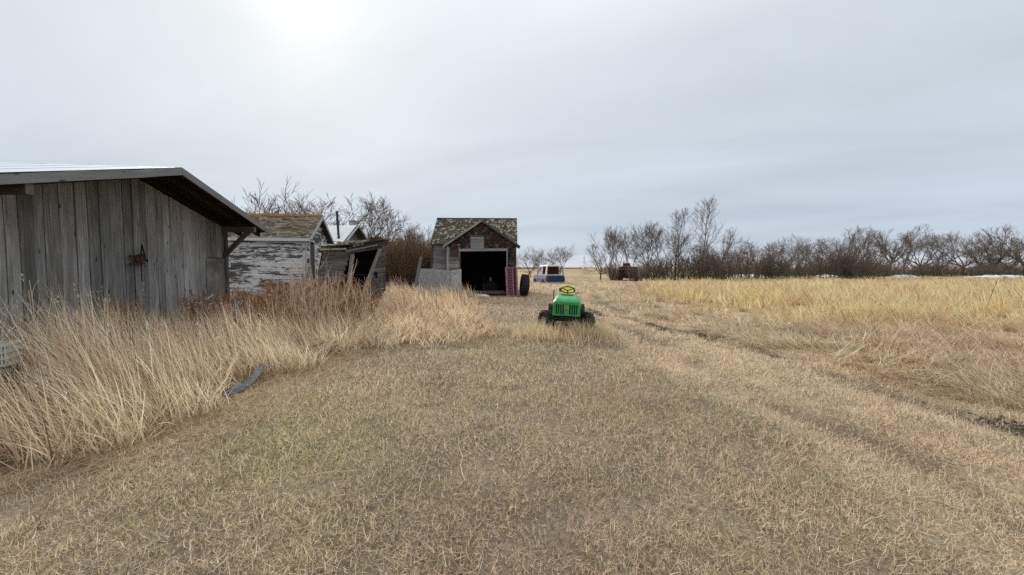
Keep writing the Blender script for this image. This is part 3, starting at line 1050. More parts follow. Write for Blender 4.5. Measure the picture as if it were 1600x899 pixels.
# ------------------------------------------------------------------ shingled garage
def shingled_garage():
    root = empty('shingled_garage', (-1.745, 23.0, 0), 0, 'brown shingled garage with open black doorway and boarded loft window', 'garage')
    HW, HE, RISE = 1.965, 2.92, 1.33
    top = lambda x: HE + RISE * (1 - abs(x) / HW)
    dx0, dx1, dz = -1.225, 1.415, 2.53
    rng = random.Random(4)
    nr = np.random.default_rng(12)
    # inner shell of the front wall with its opening, and the main block behind
    w = MB()
    w.box(((-HW + dx0) / 2, 0.06, dz / 2), (dx0 + HW, 0.08, dz))
    w.box(((HW + dx1) / 2, 0.06, dz / 2), (HW - dx1, 0.08, dz))
    w.prism([(-HW, dz), (HW, dz), (HW, HE), (0, HE + RISE), (-HW, HE)], 0.02, 0.1)
    w.box((-HW + 0.03, 0.6, HE / 2), (0.06, 1.0, HE)).box((HW - 0.03, 0.6, HE / 2), (0.06, 1.0, HE))
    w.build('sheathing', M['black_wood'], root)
    MX0, MX1, MY0, MY1, ME, MR = -3.05, 1.95, 1.1, 5.3, 3.1, 1.62
    s = MB()
    s.box(((MX0 - HW) / 2, MY0 + 0.05, ME / 2), (-HW - MX0, 0.08, ME))
    s.box((MX0 + 0.04, (MY0 + MY1) / 2, ME / 2), (0.06, MY1 - MY0, ME)).box((MX1 - 0.04, (MY0 + MY1) / 2, ME / 2), (0.06, MY1 - MY0, ME))
    s.box(((MX0 + MX1) / 2, MY1, ME / 2), (MX1 - MX0, 0.08, ME))
    for xx in (MX0 + 0.04, MX1 - 0.04):
        s.prism([(MY0, ME), (MY1, ME), ((MY0 + MY1) / 2, ME + MR)], xx - 0.03, xx + 0.03, axes='yz')
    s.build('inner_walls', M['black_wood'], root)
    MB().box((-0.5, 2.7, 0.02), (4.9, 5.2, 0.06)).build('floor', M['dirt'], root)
    # shingle cladding of the gable front
    browns = ((0.07, 0.05, 0.042), (0.095, 0.07, 0.06), (0.045, 0.033, 0.029), (0.14, 0.108, 0.092), (0.085, 0.055, 0.048), (0.06, 0.045, 0.04))

    def hue(r):
        if r.random() < 0.035:
            return (0.24, 0.2, 0.17)
        return browns[int(r.integers(len(browns)))]

    def inside(x, z):
        X = x - HW
        if z > top(X) - 0.12:
            return False
        if dx0 - 0.08 < X < dx1 + 0.08 and z < dz + 0.12:
            return False
        if -0.68 < X < 0.16 and 2.5 < z < 3.36:
            return False
        if X < dx0 and z < 2.05:
            return False
        if -1.88 < X < -1.28 and 2.14 < z < 2.72:
            return False
        return True
    shingle_field('shingle_cladding', root, (-HW, 0.015, 0), (1, 0, 0), (0, 0, 1), 2 * HW, HE + RISE, 0.135, 0.14, hue, inside, 0.02, 0.035, nr, 0.3)
    # boards: lower left siding, loft hatch, small patched window, trims
    z = 0.03
    lw = empty('lower_siding')
    lw.parent = root
    while z < 2.0:
        board(lw, (-HW + 0.03, -0.012, z + 0.1), (dx0 - 0.08, -0.012, z + 0.1), (0, -0.1, 1), 0.2, 0.02, M['grey_wood'], 'siding_board', 0, 0, 0.004, 2, rng)
        z += 0.195
    win = empty('loft_hatch')
    win.parent = root
    for i in range(5):
        board(win, (-0.64, -0.012, 2.62 + i * 0.165), (0.12, -0.012, 2.62 + i * 0.165), (0, 0, 1), 0.155, 0.02, M['loft_wood'], 'hatch_board', 0, 0, 0.004, 2, rng)
    for a, b in (((-0.68, -0.02, 2.5), (-0.68, -0.02, 3.4)), ((0.16, -0.02, 2.5), (0.16, -0.02, 3.4))):
        board(win, a, b, (1, 0, 0), 0.07, 0.03, M['dark_wood'], 'hatch_frame')
    board(win, (-0.7, -0.022, 3.43), (0.18, -0.022, 3.43), (0, 0, 1), 0.07, 0.03, M['dark_wood'], 'hatch_frame')
    pw = empty('patched_window')
    pw.parent = root
    MB().box((-1.58, 0.005, 2.43), (0.5, 0.02, 0.5)).build('window_board', M['maroon_wood'], pw)
    for a, b, d in (((-1.86, -0.012, 2.13), (-1.86, -0.012, 2.76), (1, 0, 0)), ((-1.3, -0.012, 2.13), (-1.3, -0.012, 2.76), (1, 0, 0)), ((-1.83, -0.012, 2.16), (-1.33, -0.012, 2.16), (0, 0, 1))):
        board(pw, a, b, d, 0.06, 0.025, M['grey_wood'], 'window_frame')
    board(root, (dx0 - 0.1, -0.025, dz + 0.07), (dx1 + 0.1, -0.025, dz + 0.09), (0, 0, 1), 0.15, 0.035, M['grey_wood'], 'door_header', 0, 0, 0.008)
    board(root, (dx0 - 0.04, -0.02, 0), (dx0 - 0.04, -0.02, dz), (1, 0, 0), 0.08, 0.035, M['dark_wood'], 'door_jamb')
    board(root, (dx1 + 0.04, -0.02, 0), (dx1 + 0.04, -0.02, dz), (1, 0, 0), 0.08, 0.035, M['fascia'], 'door_jamb')
    board(root, (-HW - 0.0, -0.015, 0), (-HW - 0.0, -0.015, HE - 0.1), (1, 0, 0), 0.11, 0.03, M['grey_wood'], 'corner_board')
    board(root, (HW, -0.015, 0), (HW, -0.015, HE - 0.1), (1, 0, 0), 0.06, 0.03, M['dark_wood'], 'corner_board')
    # left wing front: leaning horizontal boards
    sw = empty('wing_wall')
    sw.parent = root
    z = 0.05
    while z < ME - 0.02:
        lean = 0.26 * (1 - z / ME)
        board(sw, (MX0 - lean, MY0 - 0.01, z + 0.115), (-HW + 0.02, MY0 - 0.01, z + 0.115), (0, -0.1, 1), 0.225, 0.022, M['grey_wood'], 'siding_board', 0, 0, 0.006, 3, rng)
        z += 0.22
    board(sw, (MX0 - 0.2, MY0 - 0.03, 0), (MX0 + 0.04, MY0 - 0.03, ME), (1, 0, 0), 0.1, 0.03, M['dark_wood'], 'corner_board')
    # roofs
    grey = ((0.17, 0.155, 0.125), (0.12, 0.105, 0.08), (0.22, 0.205, 0.17), (0.085, 0.075, 0.055), (0.14, 0.115, 0.075))

    def roof_hue(r):
        q = r.random()
        if q < 0.26:
            return (0.46, 0.44, 0.37)
        if q < 0.36:
            return (0.16, 0.12, 0.045)
        return grey[int(r.integers(len(grey)))]
    roof = empty('main_roof')
    roof.parent = root
    half = (MY1 - MY0) / 2
    sl = MR / half
    OV, GE = 0.2, 0.12
    for sgn in (0, 1):
        prof = [(MY0 - OV, ME - OV * sl + 0.02), (MY0 + half, ME + MR + 0.02), (MY0 + half, ME + MR + 0.07), (MY0 - OV, ME - OV * sl + 0.07)]
        if sgn:
            prof = [(MY0 + MY1 - y, zz) for y, zz in prof]
        MB().prism(prof, MX0 - GE, MX1 + GE, axes='yz').build('roof_deck', M['dark_wood'], roof)
    ln = math.hypot(half + OV, MR + OV * sl)
    shingle_field('shingle_roofing', roof, (MX0 - GE, MY0 - OV, ME - OV * sl + 0.075), (1, 0, 0), (0, 1, sl), MX1 - MX0 + 2 * GE, ln, 0.125, 0.115, roof_hue, None, 0.026, 0.03, nr, 0.4)
    shingle_field('shingle_roofing', roof, (MX1 + GE, MY1 + OV, ME - OV * sl + 0.075), (-1, 0, 0), (0, -1, sl), MX1 - MX0 + 2 * GE, ln, 0.125, 0.115, roof_hue, None, 0.026, 0.03, nr, 0.4)
    board(roof, (MX0 - GE, MY0 + half, ME + MR + 0.1), (MX1 + GE, MY0 + half, ME + MR + 0.08), (0, 1, 0), 0.16, 0.03, M['dark_wood'], 'ridge_board', 0, 0, 0.01)
    board(roof, (MX0 - GE, MY0 - OV - 0.015, ME - OV * sl + 0.02), (-HW - 0.1, MY0 - OV - 0.015, ME - OV * sl + 0.02), (0, 0, 1), 0.08, 0.025, M['dark_wood'], 'eave_board')
    pr = empty('porch_roof')
    pr.parent = root
    sl2 = RISE / HW
    oh = 0.24
    for sgn in (-1, 1):
        prof = [(0, HE + RISE + 0.02), (sgn * (HW + oh), HE - oh * sl2 + 0.02), (sgn * (HW + oh), HE - oh * sl2 + 0.07), (0, HE + RISE + 0.07)]
        MB().prism(prof, -0.16, 2.6).build('roof_deck', M['dark_wood'], pr)
        lnn = math.hypot(HW + oh, RISE + oh * sl2)
        if sgn < 0:
            shingle_field('shingle_roofing', pr, (-(HW + oh), 2.6, HE - oh * sl2 + 0.075), (0, -1, 0), (1, 0, sl2), 2.76, lnn, 0.125, 0.115, roof_hue, None, 0.02, 0.03, nr, 0.3)
        else:
            shingle_field('shingle_roofing', pr, ((HW + oh), -0.16, HE - oh * sl2 + 0.075), (0, 1, 0), (-1, 0, sl2), 2.76, lnn, 0.125, 0.115, roof_hue, None, 0.02, 0.03, nr, 0.3)
        board(pr, (sgn * (HW + oh), -0.175, HE - oh * sl2 + 0.02), (0, -0.175, HE + RISE + 0.02), (0, 0, 1), 0.1, 0.025, M['dark_wood'] if sgn > 0 else M['grey_wood'], 'rake_board', 0, 0, 0.004)
    # threshold planks in the doorway
    for i, (x0, x1, yy) in enumerate(((0.0, 1.35, -0.35), (-0.1, 1.38, -0.12), (-0.9, 1.3, 0.15))):
        board(root, (x0, yy, 0.1 + 0.05 * i), (x1, yy + 0.03, 0.1 + 0.05 * i), (0, 1, 0), 0.2, 0.05, M['brown_wood'], 'threshold_plank', 0, 0, 0.006)


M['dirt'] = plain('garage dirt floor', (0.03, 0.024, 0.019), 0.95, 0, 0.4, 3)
M['loft_wood'] = weathered_wood('pale grey hatch boards', (0.15, 0.15, 0.155), (0.24, 0.24, 0.245), (0.32, 0.32, 0.32), 0.12, (0.2, 0.2, 0.2))
M['maroon_wood'] = plain('maroon window board', (0.07, 0.035, 0.033), 0.8, 0, 0.4, 4)
shingled_garage()


# ------------------------------------------------------------------ things around the garage
def leaning_sheets():
    def sheet(name, x0, x1, y, ztops, label, mat, tilt):
        n = len(ztops) - 1
        b = MB()
        vs, fs = [], []
        for i, zt in enumerate(ztops):
            x = x0 + (x1 - x0) * i / n
            for z, t in ((0.0, 0.0), (zt, tilt)):
                vs.append((x, t, z))
                vs.append((x, t + 0.02, z))
        for i in range(n):
            a = i * 4
            fs += [(a, a + 4, a + 6, a + 2), (a + 1, a + 3, a + 7, a + 5), (a + 2, a + 6, a + 7, a + 3), (a, a + 1, a + 5, a + 4)]
        fs += [(0, 2, 3, 1), (n * 4, n * 4 + 1, n * 4 + 3, n * 4 + 2)]
        r = empty(name, (0, y, 0), 0, label, 'board sheet')
        b.add(vs, fs).build('sheet', mat, r)
        board(r, (x0 + 0.06, 0.06, 0.0), (x0 + 0.06, 0.06 + tilt, min(ztops[0], ztops[1]) - 0.05), (1, 0, 0), 0.09, 0.05, M['grey_wood'], 'batten')
        board(r, (x1 - 0.08, 0.06, 0.0), (x1 - 0.08, 0.06 + tilt, min(ztops[-1], ztops[-2]) - 0.05), (1, 0, 0), 0.09, 0.05, M['grey_wood'], 'batten')
    sheet('weathered_sheet', -4.76, -3.13, 20.0, [1.54, 1.54, 1.53, 1.5, 1.46, 1.45], 'wide grey weathered sheet standing in tall grass left of the garage door', M['sheet_grey'], 0.12)
    sheet('weathered_sheet', -3.12, -2.57, 20.06, [1.43, 1.47, 1.5, 1.51], 'narrow paler sheet standing between the wide grey sheet and garage doorway', M['sheet_pale'], 0.1)


leaning_sheets()
pb = board(None, at(658, 401, 19.6), at(645, 452, 19.5) - Vector((0, 0, 0.5)), (1, 0, 0), 0.12, 0.12, M['grey_wood'], 'leaning_post', 0, 0, 0.01, 5)
tag(pb, 'grey wooden post leaning beside the wide weathered sheet', 'post')
rb = board(None, at(699, 402, 23.7), at(692, 424, 23.2) - Vector((0, 0, 1.3)), (1, 0, 0.2), 0.09, 0.05, M['red_pale'], 'red_plank')
tag(rb, 'narrow faded red plank leaning on the garage wing wall', 'plank')
rb = board(None, at(700, 409, 23.75), at(699, 425, 23.5) - Vector((0, 0, 1.3)), (1, 0, 0), 0.2, 0.04, M['maroon'], 'red_plank')
tag(rb, 'short dark red board behind the faded red plank at the garage corner', 'plank')


def ladder_panel():
    root = empty('slatted_panel', (0.03, 22.05, 0), R(4), 'pink and maroon slatted machine panel propped beside the garage doorway', 'machine panel')
    W, H, T = 0.66, 1.62, 0.42
    tl = lambda z: 0.3 * z / H
    xs = lambda z: -0.06 * z / H
    for x, w, m in ((-W / 2 + 0.05, 0.12, 'pink_paint'), (0.07, 0.07, 'pink_paint'), (W / 2 - 0.04, 0.09, 'pink_paint')):
        board(root, (x, 0.0, 0.0), (x + xs(H), tl(H), H), (1, 0, 0), w, 0.05, M[m], 'rail', 0, 0, 0.003)
    for i in range(17):
        z = 0.1 + i * 0.09
        board(root, (-W / 2 + 0.1 + xs(z), tl(z) + 0.012, z), (0.04 + xs(z), tl(z) + 0.012, z + 0.012), (0, 0, 1), 0.035, 0.03, M['pink_paint'], 'slat', 0, 0, 0.002, 1)
        board(root, (0.1 + xs(z), tl(z) + 0.016, z + 0.02), (W / 2 - 0.08 + xs(z), tl(z) + 0.016, z + 0.005), (0, 0, 1), 0.045, 0.03, M['maroon'], 'slat', 0, 0, 0.002, 1)
    for z in (0.02, H - 0.03):
        board(root, (-W / 2 + 0.02 + xs(z), tl(z) - 0.012, z), (W / 2 - 0.02 + xs(z), tl(z) - 0.012, z), (0, 0, 1), 0.05, 0.04, M['pink_paint'], 'end_rail', 0, 0, 0.002, 1)
    board(root, (0, 0.045, 0.02), (xs(H), tl(H) + 0.045, H - 0.02), (1, 0, 0), W - 0.08, 0.01, M['maroon'], 'back_plate')


ladder_panel()


def tread_tyre(name, parent, Rr, W, lugs, rim_r, mat_rim, loc, rot):
    """Wheel about local x: tyre with lugs, rim disc."""
    w = empty(name)
    w.parent = parent
    w.location = loc
    w.rotation_euler = rot
    prof = [(rim_r, -W * 0.36), (rim_r + 0.02, -W * 0.46), (Rr * 0.82, -W * 0.5), (Rr * 0.94, -W * 0.42), (Rr * 0.97, -W * 0.2), (Rr * 0.97, W * 0.2), (Rr * 0.94, W * 0.42), (Rr * 0.82, W * 0.5), (rim_r + 0.02, W * 0.46), (rim_r, W * 0.36)]
    t = MB().lathe(prof, (0, 0, 0), 'x', 28)
    for k in range(lugs):
        a = 2 * math.pi * k / lugs
        for s in (-1, 1):
            aa = a + (0 if s < 0 else math.pi / lugs)
            rot3 = Matrix.Rotation(aa, 3, 'X') @ Matrix.Rotation(s * 0.6, 3, 'Z')
            c = Matrix.Rotation(aa, 3, 'X') @ Vector((s * W * 0.24, 0, Rr * 0.975))
            t.box(c, (W * 0.5, Rr * 0.09, Rr * 0.07), rot3)
    t.build('tyre', M['rubber'], w)
    rr = MB().lathe([(0.001, -W * 0.12), (rim_r * 0.4, -W * 0.14), (rim_r * 0.85, -W * 0.05), (rim_r * 1.01, -W * 0.36), (rim_r * 1.01, W * 0.36), (rim_r * 0.85, W * 0.05), (rim_r * 0.4, W * 0.14), (0.001, W * 0.12)], (0, 0, 0), 'x', 20)
    rr.build('rim', mat_rim, w)
    return w


def big_tyre():
    root = empty('tractor_tyre', (0.72, 22.75, 0), 0, 'big black tractor tyre leaning upright at the garage corner', 'tyre')
    Rr, W = 0.6, 0.42
    holder = empty('casing')
    holder.parent = root
    holder.location = (0, 0, Rr - 0.02)
    holder.rotation_euler = (0, R(5), R(6))
    prof = [(Rr * 0.55, -W * 0.4), (Rr * 0.6, -W * 0.48), (Rr * 0.82, -W * 0.52), (Rr * 0.94, -W * 0.42), (Rr * 0.97, -W * 0.2), (Rr * 0.97, W * 0.2), (Rr * 0.94, W * 0.42), (Rr * 0.82, W * 0.52), (Rr * 0.6, W * 0.48), (Rr * 0.55, W * 0.4), (Rr * 0.58, W * 0.36), (Rr * 0.8, W * 0.3), (Rr * 0.8, -W * 0.3), (Rr * 0.58, -W * 0.36)]
    MB().lathe(prof, (0, 0, 0), 'x', 36).build('tyre_wall', M['rubber'], holder)
    t = MB()
    for k in range(20):
        for s in (-1, 1):
            aa = 2 * math.pi * (k + (0.5 if s > 0 else 0)) / 20
            t.box(Matrix.Rotation(aa, 3, 'X') @ Vector((s * W * 0.25, 0, Rr * 0.99)), (W * 0.52, 0.05, 0.06), Matrix.Rotation(aa, 3, 'X') @ Matrix.Rotation(s * 0.6, 3, 'Z'))
    t.build('tread_lugs', M['rubber'], holder)


big_tyre()


def garage_clutter():
    # a grey machine with a pale can standing in the dark doorway
    r = empty('old_engine', (-1.45, 24.6, 0.05), R(12), 'dark machine standing in the shadows inside the garage', 'machine')
    MB().box((0, 0, 0.3), (0.9, 0.7, 0.5)).box((0.1, 0, 0.62), (0.5, 0.5, 0.18)).tube([(-0.3, 0, 0.5), (-0.3, 0, 0.95)], 0.05, 10).build('engine_block', M['black_iron'], r, bevel=0.02)
    MB().lathe([(0.001, -0.04), (0.2, -0.04), (0.24, -0.02), (0.24, 0.02), (0.2, 0.04), (0.001, 0.04)], (0.5, 0, 0.35), 'x', 18).build('flywheel', M['black_iron'], r)
    b = MB().lathe([(0.001, 0), (0.13, 0), (0.16, 0.34), (0.14, 0.34), (0.12, 0.03), (0.001, 0.03)], (0, 0, 0), 'z', 18)
    o = b.build('pale_bucket', M['steel'], None, smooth=False)
    o.scale = (0.6, 0.6, 0.6)
    o.location = (-1.32, 24.55, 0.765)
    tag(o, 'pale bucket on the machine inside the dark garage', 'bucket')
    # crumpled white feed sack by the doorway
    rg = np.random.default_rng(9)
    m = MB()
    n1, n2 = 14, 9
    vs, fs = [], []
    for j in range(n2):
        t = math.pi * j / (n2 - 1)
        for i in range(n1):
            a = 2 * math.pi * i / n1
            k = 1 + rg.uniform(-0.22, 0.22)
            vs.append((0.42 * math.sin(t) * math.cos(a) * k, 0.2 * math.sin(t) * math.sin(a) * k, 0.09 + 0.11 * math.cos(t) * k))
    for j in range(n2 - 1):
        for i in range(n1):
            fs.append((j * n1 + i, j * n1 + (i + 1) % n1, (j + 1) * n1 + (i + 1) % n1, (j + 1) * n1 + i))
    o = m.add(vs, fs).build('crumpled_sack', M['sack'], None)
    o.location = (-1.65, 21.2, gz(-1.65, 21.2) - 0.01)
    tag(o, 'crumpled white sack lying in front of the garage doorway', 'sack')


M['sack'] = plain('dirty white sacking', (0.62, 0.58, 0.52), 0.85, 0, 0.15, 6, (0.35, 0.28, 0.2))
garage_clutter()


# ------------------------------------------------------------------ green lawn tractor
def lawn_tractor():
    x, y = 1.26, 9.25
    root = empty('lawn_tractor', (x, y, gz(x, y) - 0.02), R(-8.5), 'green lawn tractor with yellow seat and black steering wheel, facing the camera', 'tractor')
    tilt = R(2.5)

    def B(mb, name, mat, **kw):
        o = mb.build(name, mat, kw.pop('parent', body), **kw)
        return o
    body = empty('body')
    body.parent = root
    body.rotation_euler = (0, tilt, 0)
    body.scale = (0.92, 1.0, 0.754)
    body.location = (0, 0, 0.129)
    # hood: tapered shell, front at -y
    vs = []
    sec = [(-0.36, 0.335, 0.37, 0.775, 0.300), (-0.345, 0.34, 0.36, 0.82, 0.285), (-0.26, 0.34, 0.36, 0.885, 0.245), (0.3, 0.315, 0.36, 0.965, 0.215), (0.42, 0.31, 0.36, 0.97, 0.20)]
    for yy, wb, z0, z1, wt_ in sec:
        zs = z0 + (z1 - z0) * 0.86
        vs += [(-wb, yy, z0), (-wb * 0.985, yy, zs), (-wt_, yy, z1), (wt_, yy, z1), (wb * 0.985, yy, zs), (wb, yy, z0)]
    fs = []
    for i in range(len(sec) - 1):
        for k in range(6):
            fs.append((i * 6 + k, i * 6 + (k + 1) % 6, i * 6 + 6 + (k + 1) % 6, i * 6 + 6 + k))
    fs += [tuple(range(6)), tuple(reversed(range(24, 30)))]
    hood = B(MB().add(vs, fs), 'hood', M['green_paint'], bevel=0.012)
    # grille: dark recess with green bars
    B(MB().box((0, -0.368, 0.575), (0.60, 0.012, 0.31)), 'grille_recess', M['green_dark'], parent=hood)
    for i in range(11):
        xx = -0.275 + i * 0.055
        if abs(xx) < 0.075:
            continue
        B(MB().box((xx, -0.378, 0.57), (0.02, 0.022, 0.31)), 'grille_bar', M['green_paint'], parent=hood)
    B(MB().box((0, -0.376, 0.575), (0.125, 0.02, 0.31)), 'grille_center', M['green_paint'], parent=hood)
    B(MB().box((0, -0.376, 0.735), (0.62, 0.024, 0.02)).box((0, -0.376, 0.41), (0.62, 0.026, 0.04)).box((-0.305, -0.376, 0.57), (0.03, 0.024, 0.33)).box((0.305, -0.376, 0.57), (0.03, 0.024, 0.33)), 'grille_frame', M['green_paint'], parent=hood)
    bd = [(-0.05, 0.653), (0.05, 0.653), (0.054, 0.615), (0.032, 0.573), (-0.032, 0.573), (-0.054, 0.615)]
    badge = B(MB().prism(bd, -0.395, -0.385), 'badge', M['yellow_paint'], parent=body)
    ins = [(a * 0.84, 0.612 + (b - 0.612) * 0.84) for a, b in bd]
    B(MB().prism(ins, -0.4, -0.394), 'badge_field', M['black_plastic'], parent=badge)
    leap = [(-0.034, 0.607), (-0.02, 0.618), (0.012, 0.62), (0.02, 0.632), (0.03, 0.628), (0.027, 0.615), (0.037, 0.603), (0.028, 0.601), (0.012, 0.609), (-0.014, 0.607), (-0.026, 0.598)]
    B(MB().prism(leap, -0.404, -0.399), 'badge_emblem', M['yellow_paint'], parent=badge)
    sl = math.atan2(0.965 - 0.885, 0.56)
    B(MB().box((0, 0.2, 0.955), (0.30, 0.10, 0.02), Matrix.Rotation(sl, 3, 'X')), 'hood_slot', M['black_plastic'], parent=hood)
    # dash pedestal, steering wheel
    B(MB().box((0, 0.52, 0.66), (0.5, 0.2, 0.62), None, (0.8, 0.7)), 'dash', M['green_paint'], bevel=0.015)
    wh = MB()
    rotw = Matrix.Rotation(R(-38), 3, 'X')
    cen = Vector((0.0, 0.60, 1.09))
    ring = [cen + rotw @ Vector((0.185 * math.cos(a), 0.185 * math.sin(a), 0)) for a in [2 * math.pi * k / 24 for k in range(25)]]
    wh.tube(ring, 0.019, 8, cap=False)
    for a in (R(90), R(210), R(330)):
        wh.tube([cen + rotw @ Vector((0, 0, -0.03)), cen + rotw @ Vector((0.18 * math.cos(a), 0.18 * math.sin(a), 0))], 0.016, 6)
    wh.tube([cen + rotw @ Vector((0, 0, -0.02)), cen + rotw @ Vector((0, 0, -0.25))], 0.02, 8)
    B(wh, 'steering_wheel', M['black_plastic'])
    # seat, fenders, chassis
    B(MB().box((0, 1.02, 0.72), (0.44, 0.42, 0.12)).box((0, 1.24, 0.95), (0.44, 0.12, 0.44), Matrix.Rotation(R(-12), 3, 'X'), (0.82, 1)), 'seat', M['yellow_paint'], bevel=0.035, smooth=True)
    B(MB().prism([(-0.24, 1.1), (-0.21, 1.2), (-0.12, 1.235), (0.12, 1.235), (0.21, 1.2), (0.24, 1.1)], 1.335, 1.37), 'seat_back_shell', M['cream'])
    B(MB().box((0, 1.1, 0.55), (0.56, 0.62, 0.05)).box((-0.3, 1.12, 0.53), (0.2, 0.62, 0.08)).box((0.3, 1.12, 0.53), (0.2, 0.62, 0.08)), 'fender', M['green_paint'], bevel=0.02)
    ch = MB().box((0, 0.35, 0.30), (0.34, 1.7, 0.1)).box((0, -0.05, 0.2), (0.74, 0.08, 0.07)).box((0, 0.6, 0.2), (0.9, 0.7, 0.12))
    B(ch, 'chassis', M['black_iron'])
    B(MB().tube([(-0.36, 0.5, 0.75), (-0.37, 0.5, 1.0), (-0.34, 0.49, 1.05)], 0.012, 6).tube([(0.2, 0.5, 0.8), (0.23, 0.5, 0.98)], 0.01, 6), 'control_lever', M['black_iron'])
    B(MB().tube([(-0.2, 0.54, 1.0), (-0.22, 0.54, 1.14)], 0.016, 6), 'throttle_lever', M['black_plastic'])
    tread_tyre('front_wheel', root, 0.255, 0.19, 15, 0.11, M['cream_rim'], (-0.46, -0.05, 0.25), (0, R(6), R(36)))
    tread_tyre('front_wheel', root, 0.25, 0.19, 15, 0.11, M['cream_rim'], (0.48, -0.02, 0.225), (0, R(3), R(30)))
    tread_tyre('rear_wheel', root, 0.28, 0.22, 16, 0.14, M['cream_rim'], (-0.36, 1.15, 0.27), (0, 0, 0))
    tread_tyre('rear_wheel', root, 0.28, 0.22, 16, 0.14, M['cream_rim'], (0.36, 1.15, 0.27), (0, 0, 0))


M['cream_rim'] = plain('dirty pale wheel rim', (0.42, 0.38, 0.26), 0.6, 0, 0.2, 9, (0.16, 0.1, 0.06))
lawn_tractor()


# ------------------------------------------------------------------ derelict two-tone truck
def old_truck():
    x, y = 4.45, 40.5
    root = empty('abandoned_truck', (x, y, gz(x, y) - 0.30), R(14), 'abandoned white over blue utility truck with its rear window gone', 'truck')
    root.scale = (1.08, 1.08, 1.14)
    HWd = 0.97
    L = 4.5
    # lower body tub as section loft along y (rear at 0)
    sec = [(0.0, 0.93, 0.22, 0.98), (0.05, HWd, 0.20, 1.0), (2.9, HWd, 0.20, 1.0), (3.1, 0.95, 0.2, 0.96), (4.3, 0.9, 0.22, 0.88), (4.45, 0.84, 0.3, 0.8)]
    vs, fs = [], []
    for yy, w, z0, z1 in sec:
        zm = z0 + (z1 - z0) * 0.62
        vs += [(-w * 0.94, yy, z0), (-w, yy, zm), (-w * 0.95, yy, z1), (w * 0.95, yy, z1), (w, yy, zm), (w * 0.94, yy, z0)]
    for i in range(len(sec) - 1):
        for k in range(6):
            fs.append((i * 6 + k, i * 6 + (k + 1) % 6, i * 6 + 6 + (k + 1) % 6, i * 6 + 6 + k))
    fs += [tuple(range(6)), tuple(reversed(range(30, 36)))]
    body = MB().add(vs, fs).build('lower_body', M['truck_pale'], root, bevel=0.02)
    MB().box((0, -0.012, 0.66), (1.66, 0.05, 0.56)).build('tailgate', M['truck_blue'], root, bevel=0.015)
    MB().box((0, -0.045, 0.79), (1.5, 0.02, 0.05)).box((0, -0.045, 0.52), (1.5, 0.02, 0.03)).build('tailgate_trim', M['truck_navy'], root)
    for s in (-1, 1):
        MB().box((s * 0.885, -0.01, 0.62), (0.1, 0.04, 0.3)).build('tail_lamp', M['red_glass'], root)
    MB().box((0, -0.1, 0.32), (1.8, 0.12, 0.14)).build('bumper', M['chrome'], root, bevel=0.02)
    MB().box((0, 2.0, 0.16), (1.4, 3.6, 0.16)).build('underbody', M['black_iron'], root)
    # greenhouse: pillars and roof, open holes for windows
    zb, zt = 0.98, 1.82
    wb, wt_ = 0.92, 0.80
    ys = (0.06, 1.45, 1.75, 2.95)
    p = MB()

    def pillar(sx, y0, y1, wdt=0.1, lean0=0.0, lean1=0.0):
        p.add([(sx * wb, y0, zb), (sx * wb, y1, zb), (sx * wt_, y1 + lean1, zt), (sx * wt_, y0 + lean0, zt), (sx * (wb - 0.07), y0, zb), (sx * (wb - 0.07), y1, zb), (sx * (wt_ - 0.07), y1 + lean1, zt), (sx * (wt_ - 0.07), y0 + lean0, zt)],
              [(0, 1, 2, 3), (7, 6, 5, 4), (0, 4, 5, 1), (1, 5, 6, 2), (2, 6, 7, 3), (3, 7, 4, 0)])
    for s in (-1, 1):
        pillar(s, 0.02, 0.42, lean0=0.12, lean1=0.02)
        pillar(s, 1.4, 1.62)
        pillar(s, 2.75, 2.9, lean0=-0.35, lean1=-0.35)
        p.add([(s * wb, 0.42, zb), (s * wb, 2.8, zb), (s * (wb - 0.012), 2.8, zb + 0.07), (s * (wb - 0.012), 0.42, zb + 0.07), (s * (wb - 0.06), 0.42, zb), (s * (wb - 0.06), 2.8, zb), (s * (wb - 0.07), 2.8, zb + 0.07), (s * (wb - 0.07), 0.42, zb + 0.07)],
              [(0, 1, 2, 3), (7, 6, 5, 4), (3, 2, 6, 7), (0, 4, 5, 1), (0, 3, 7, 4), (1, 5, 6, 2)])
    p.box((0, 0.06, 1.02), (1.7, 0.07, 0.08)).build('pillars', M['truck_white'], root)
    MB().add([(-wt_ - 0.02, 0.1, zt - 0.03), (wt_ + 0.02, 0.1, zt - 0.03), (wt_ + 0.02, 2.6, zt - 0.03), (-wt_ - 0.02, 2.6, zt - 0.03), (-wt_ + 0.08, 0.2, zt + 0.1), (wt_ - 0.08, 0.2, zt + 0.1), (wt_ - 0.1, 2.4, zt + 0.1), (-wt_ + 0.1, 2.4, zt + 0.1)],
             [(3, 2, 1, 0), (4, 5, 6, 7), (0, 1, 5, 4), (1, 2, 6, 5), (2, 3, 7, 6), (3, 0, 4, 7)]).build('roof', M['truck_white'], root, bevel=0.03)
    # seats, dash and an added dark partition that darkens the rear opening
    MB().box((0, 1.3, 1.3), (1.6, 0.1, 0.95)).box((0, 1.45, 0.8), (1.4, 0.5, 0.2)).box((0, 2.7, 0.98), (1.5, 0.3, 0.2)).build('seat_and_partition', M['seat_partition_brown'], root)
    MB().box((0, 3.6, 0.93), (1.6, 1.3, 0.1)).build('hood', M['truck_pale'], root, bevel=0.03)
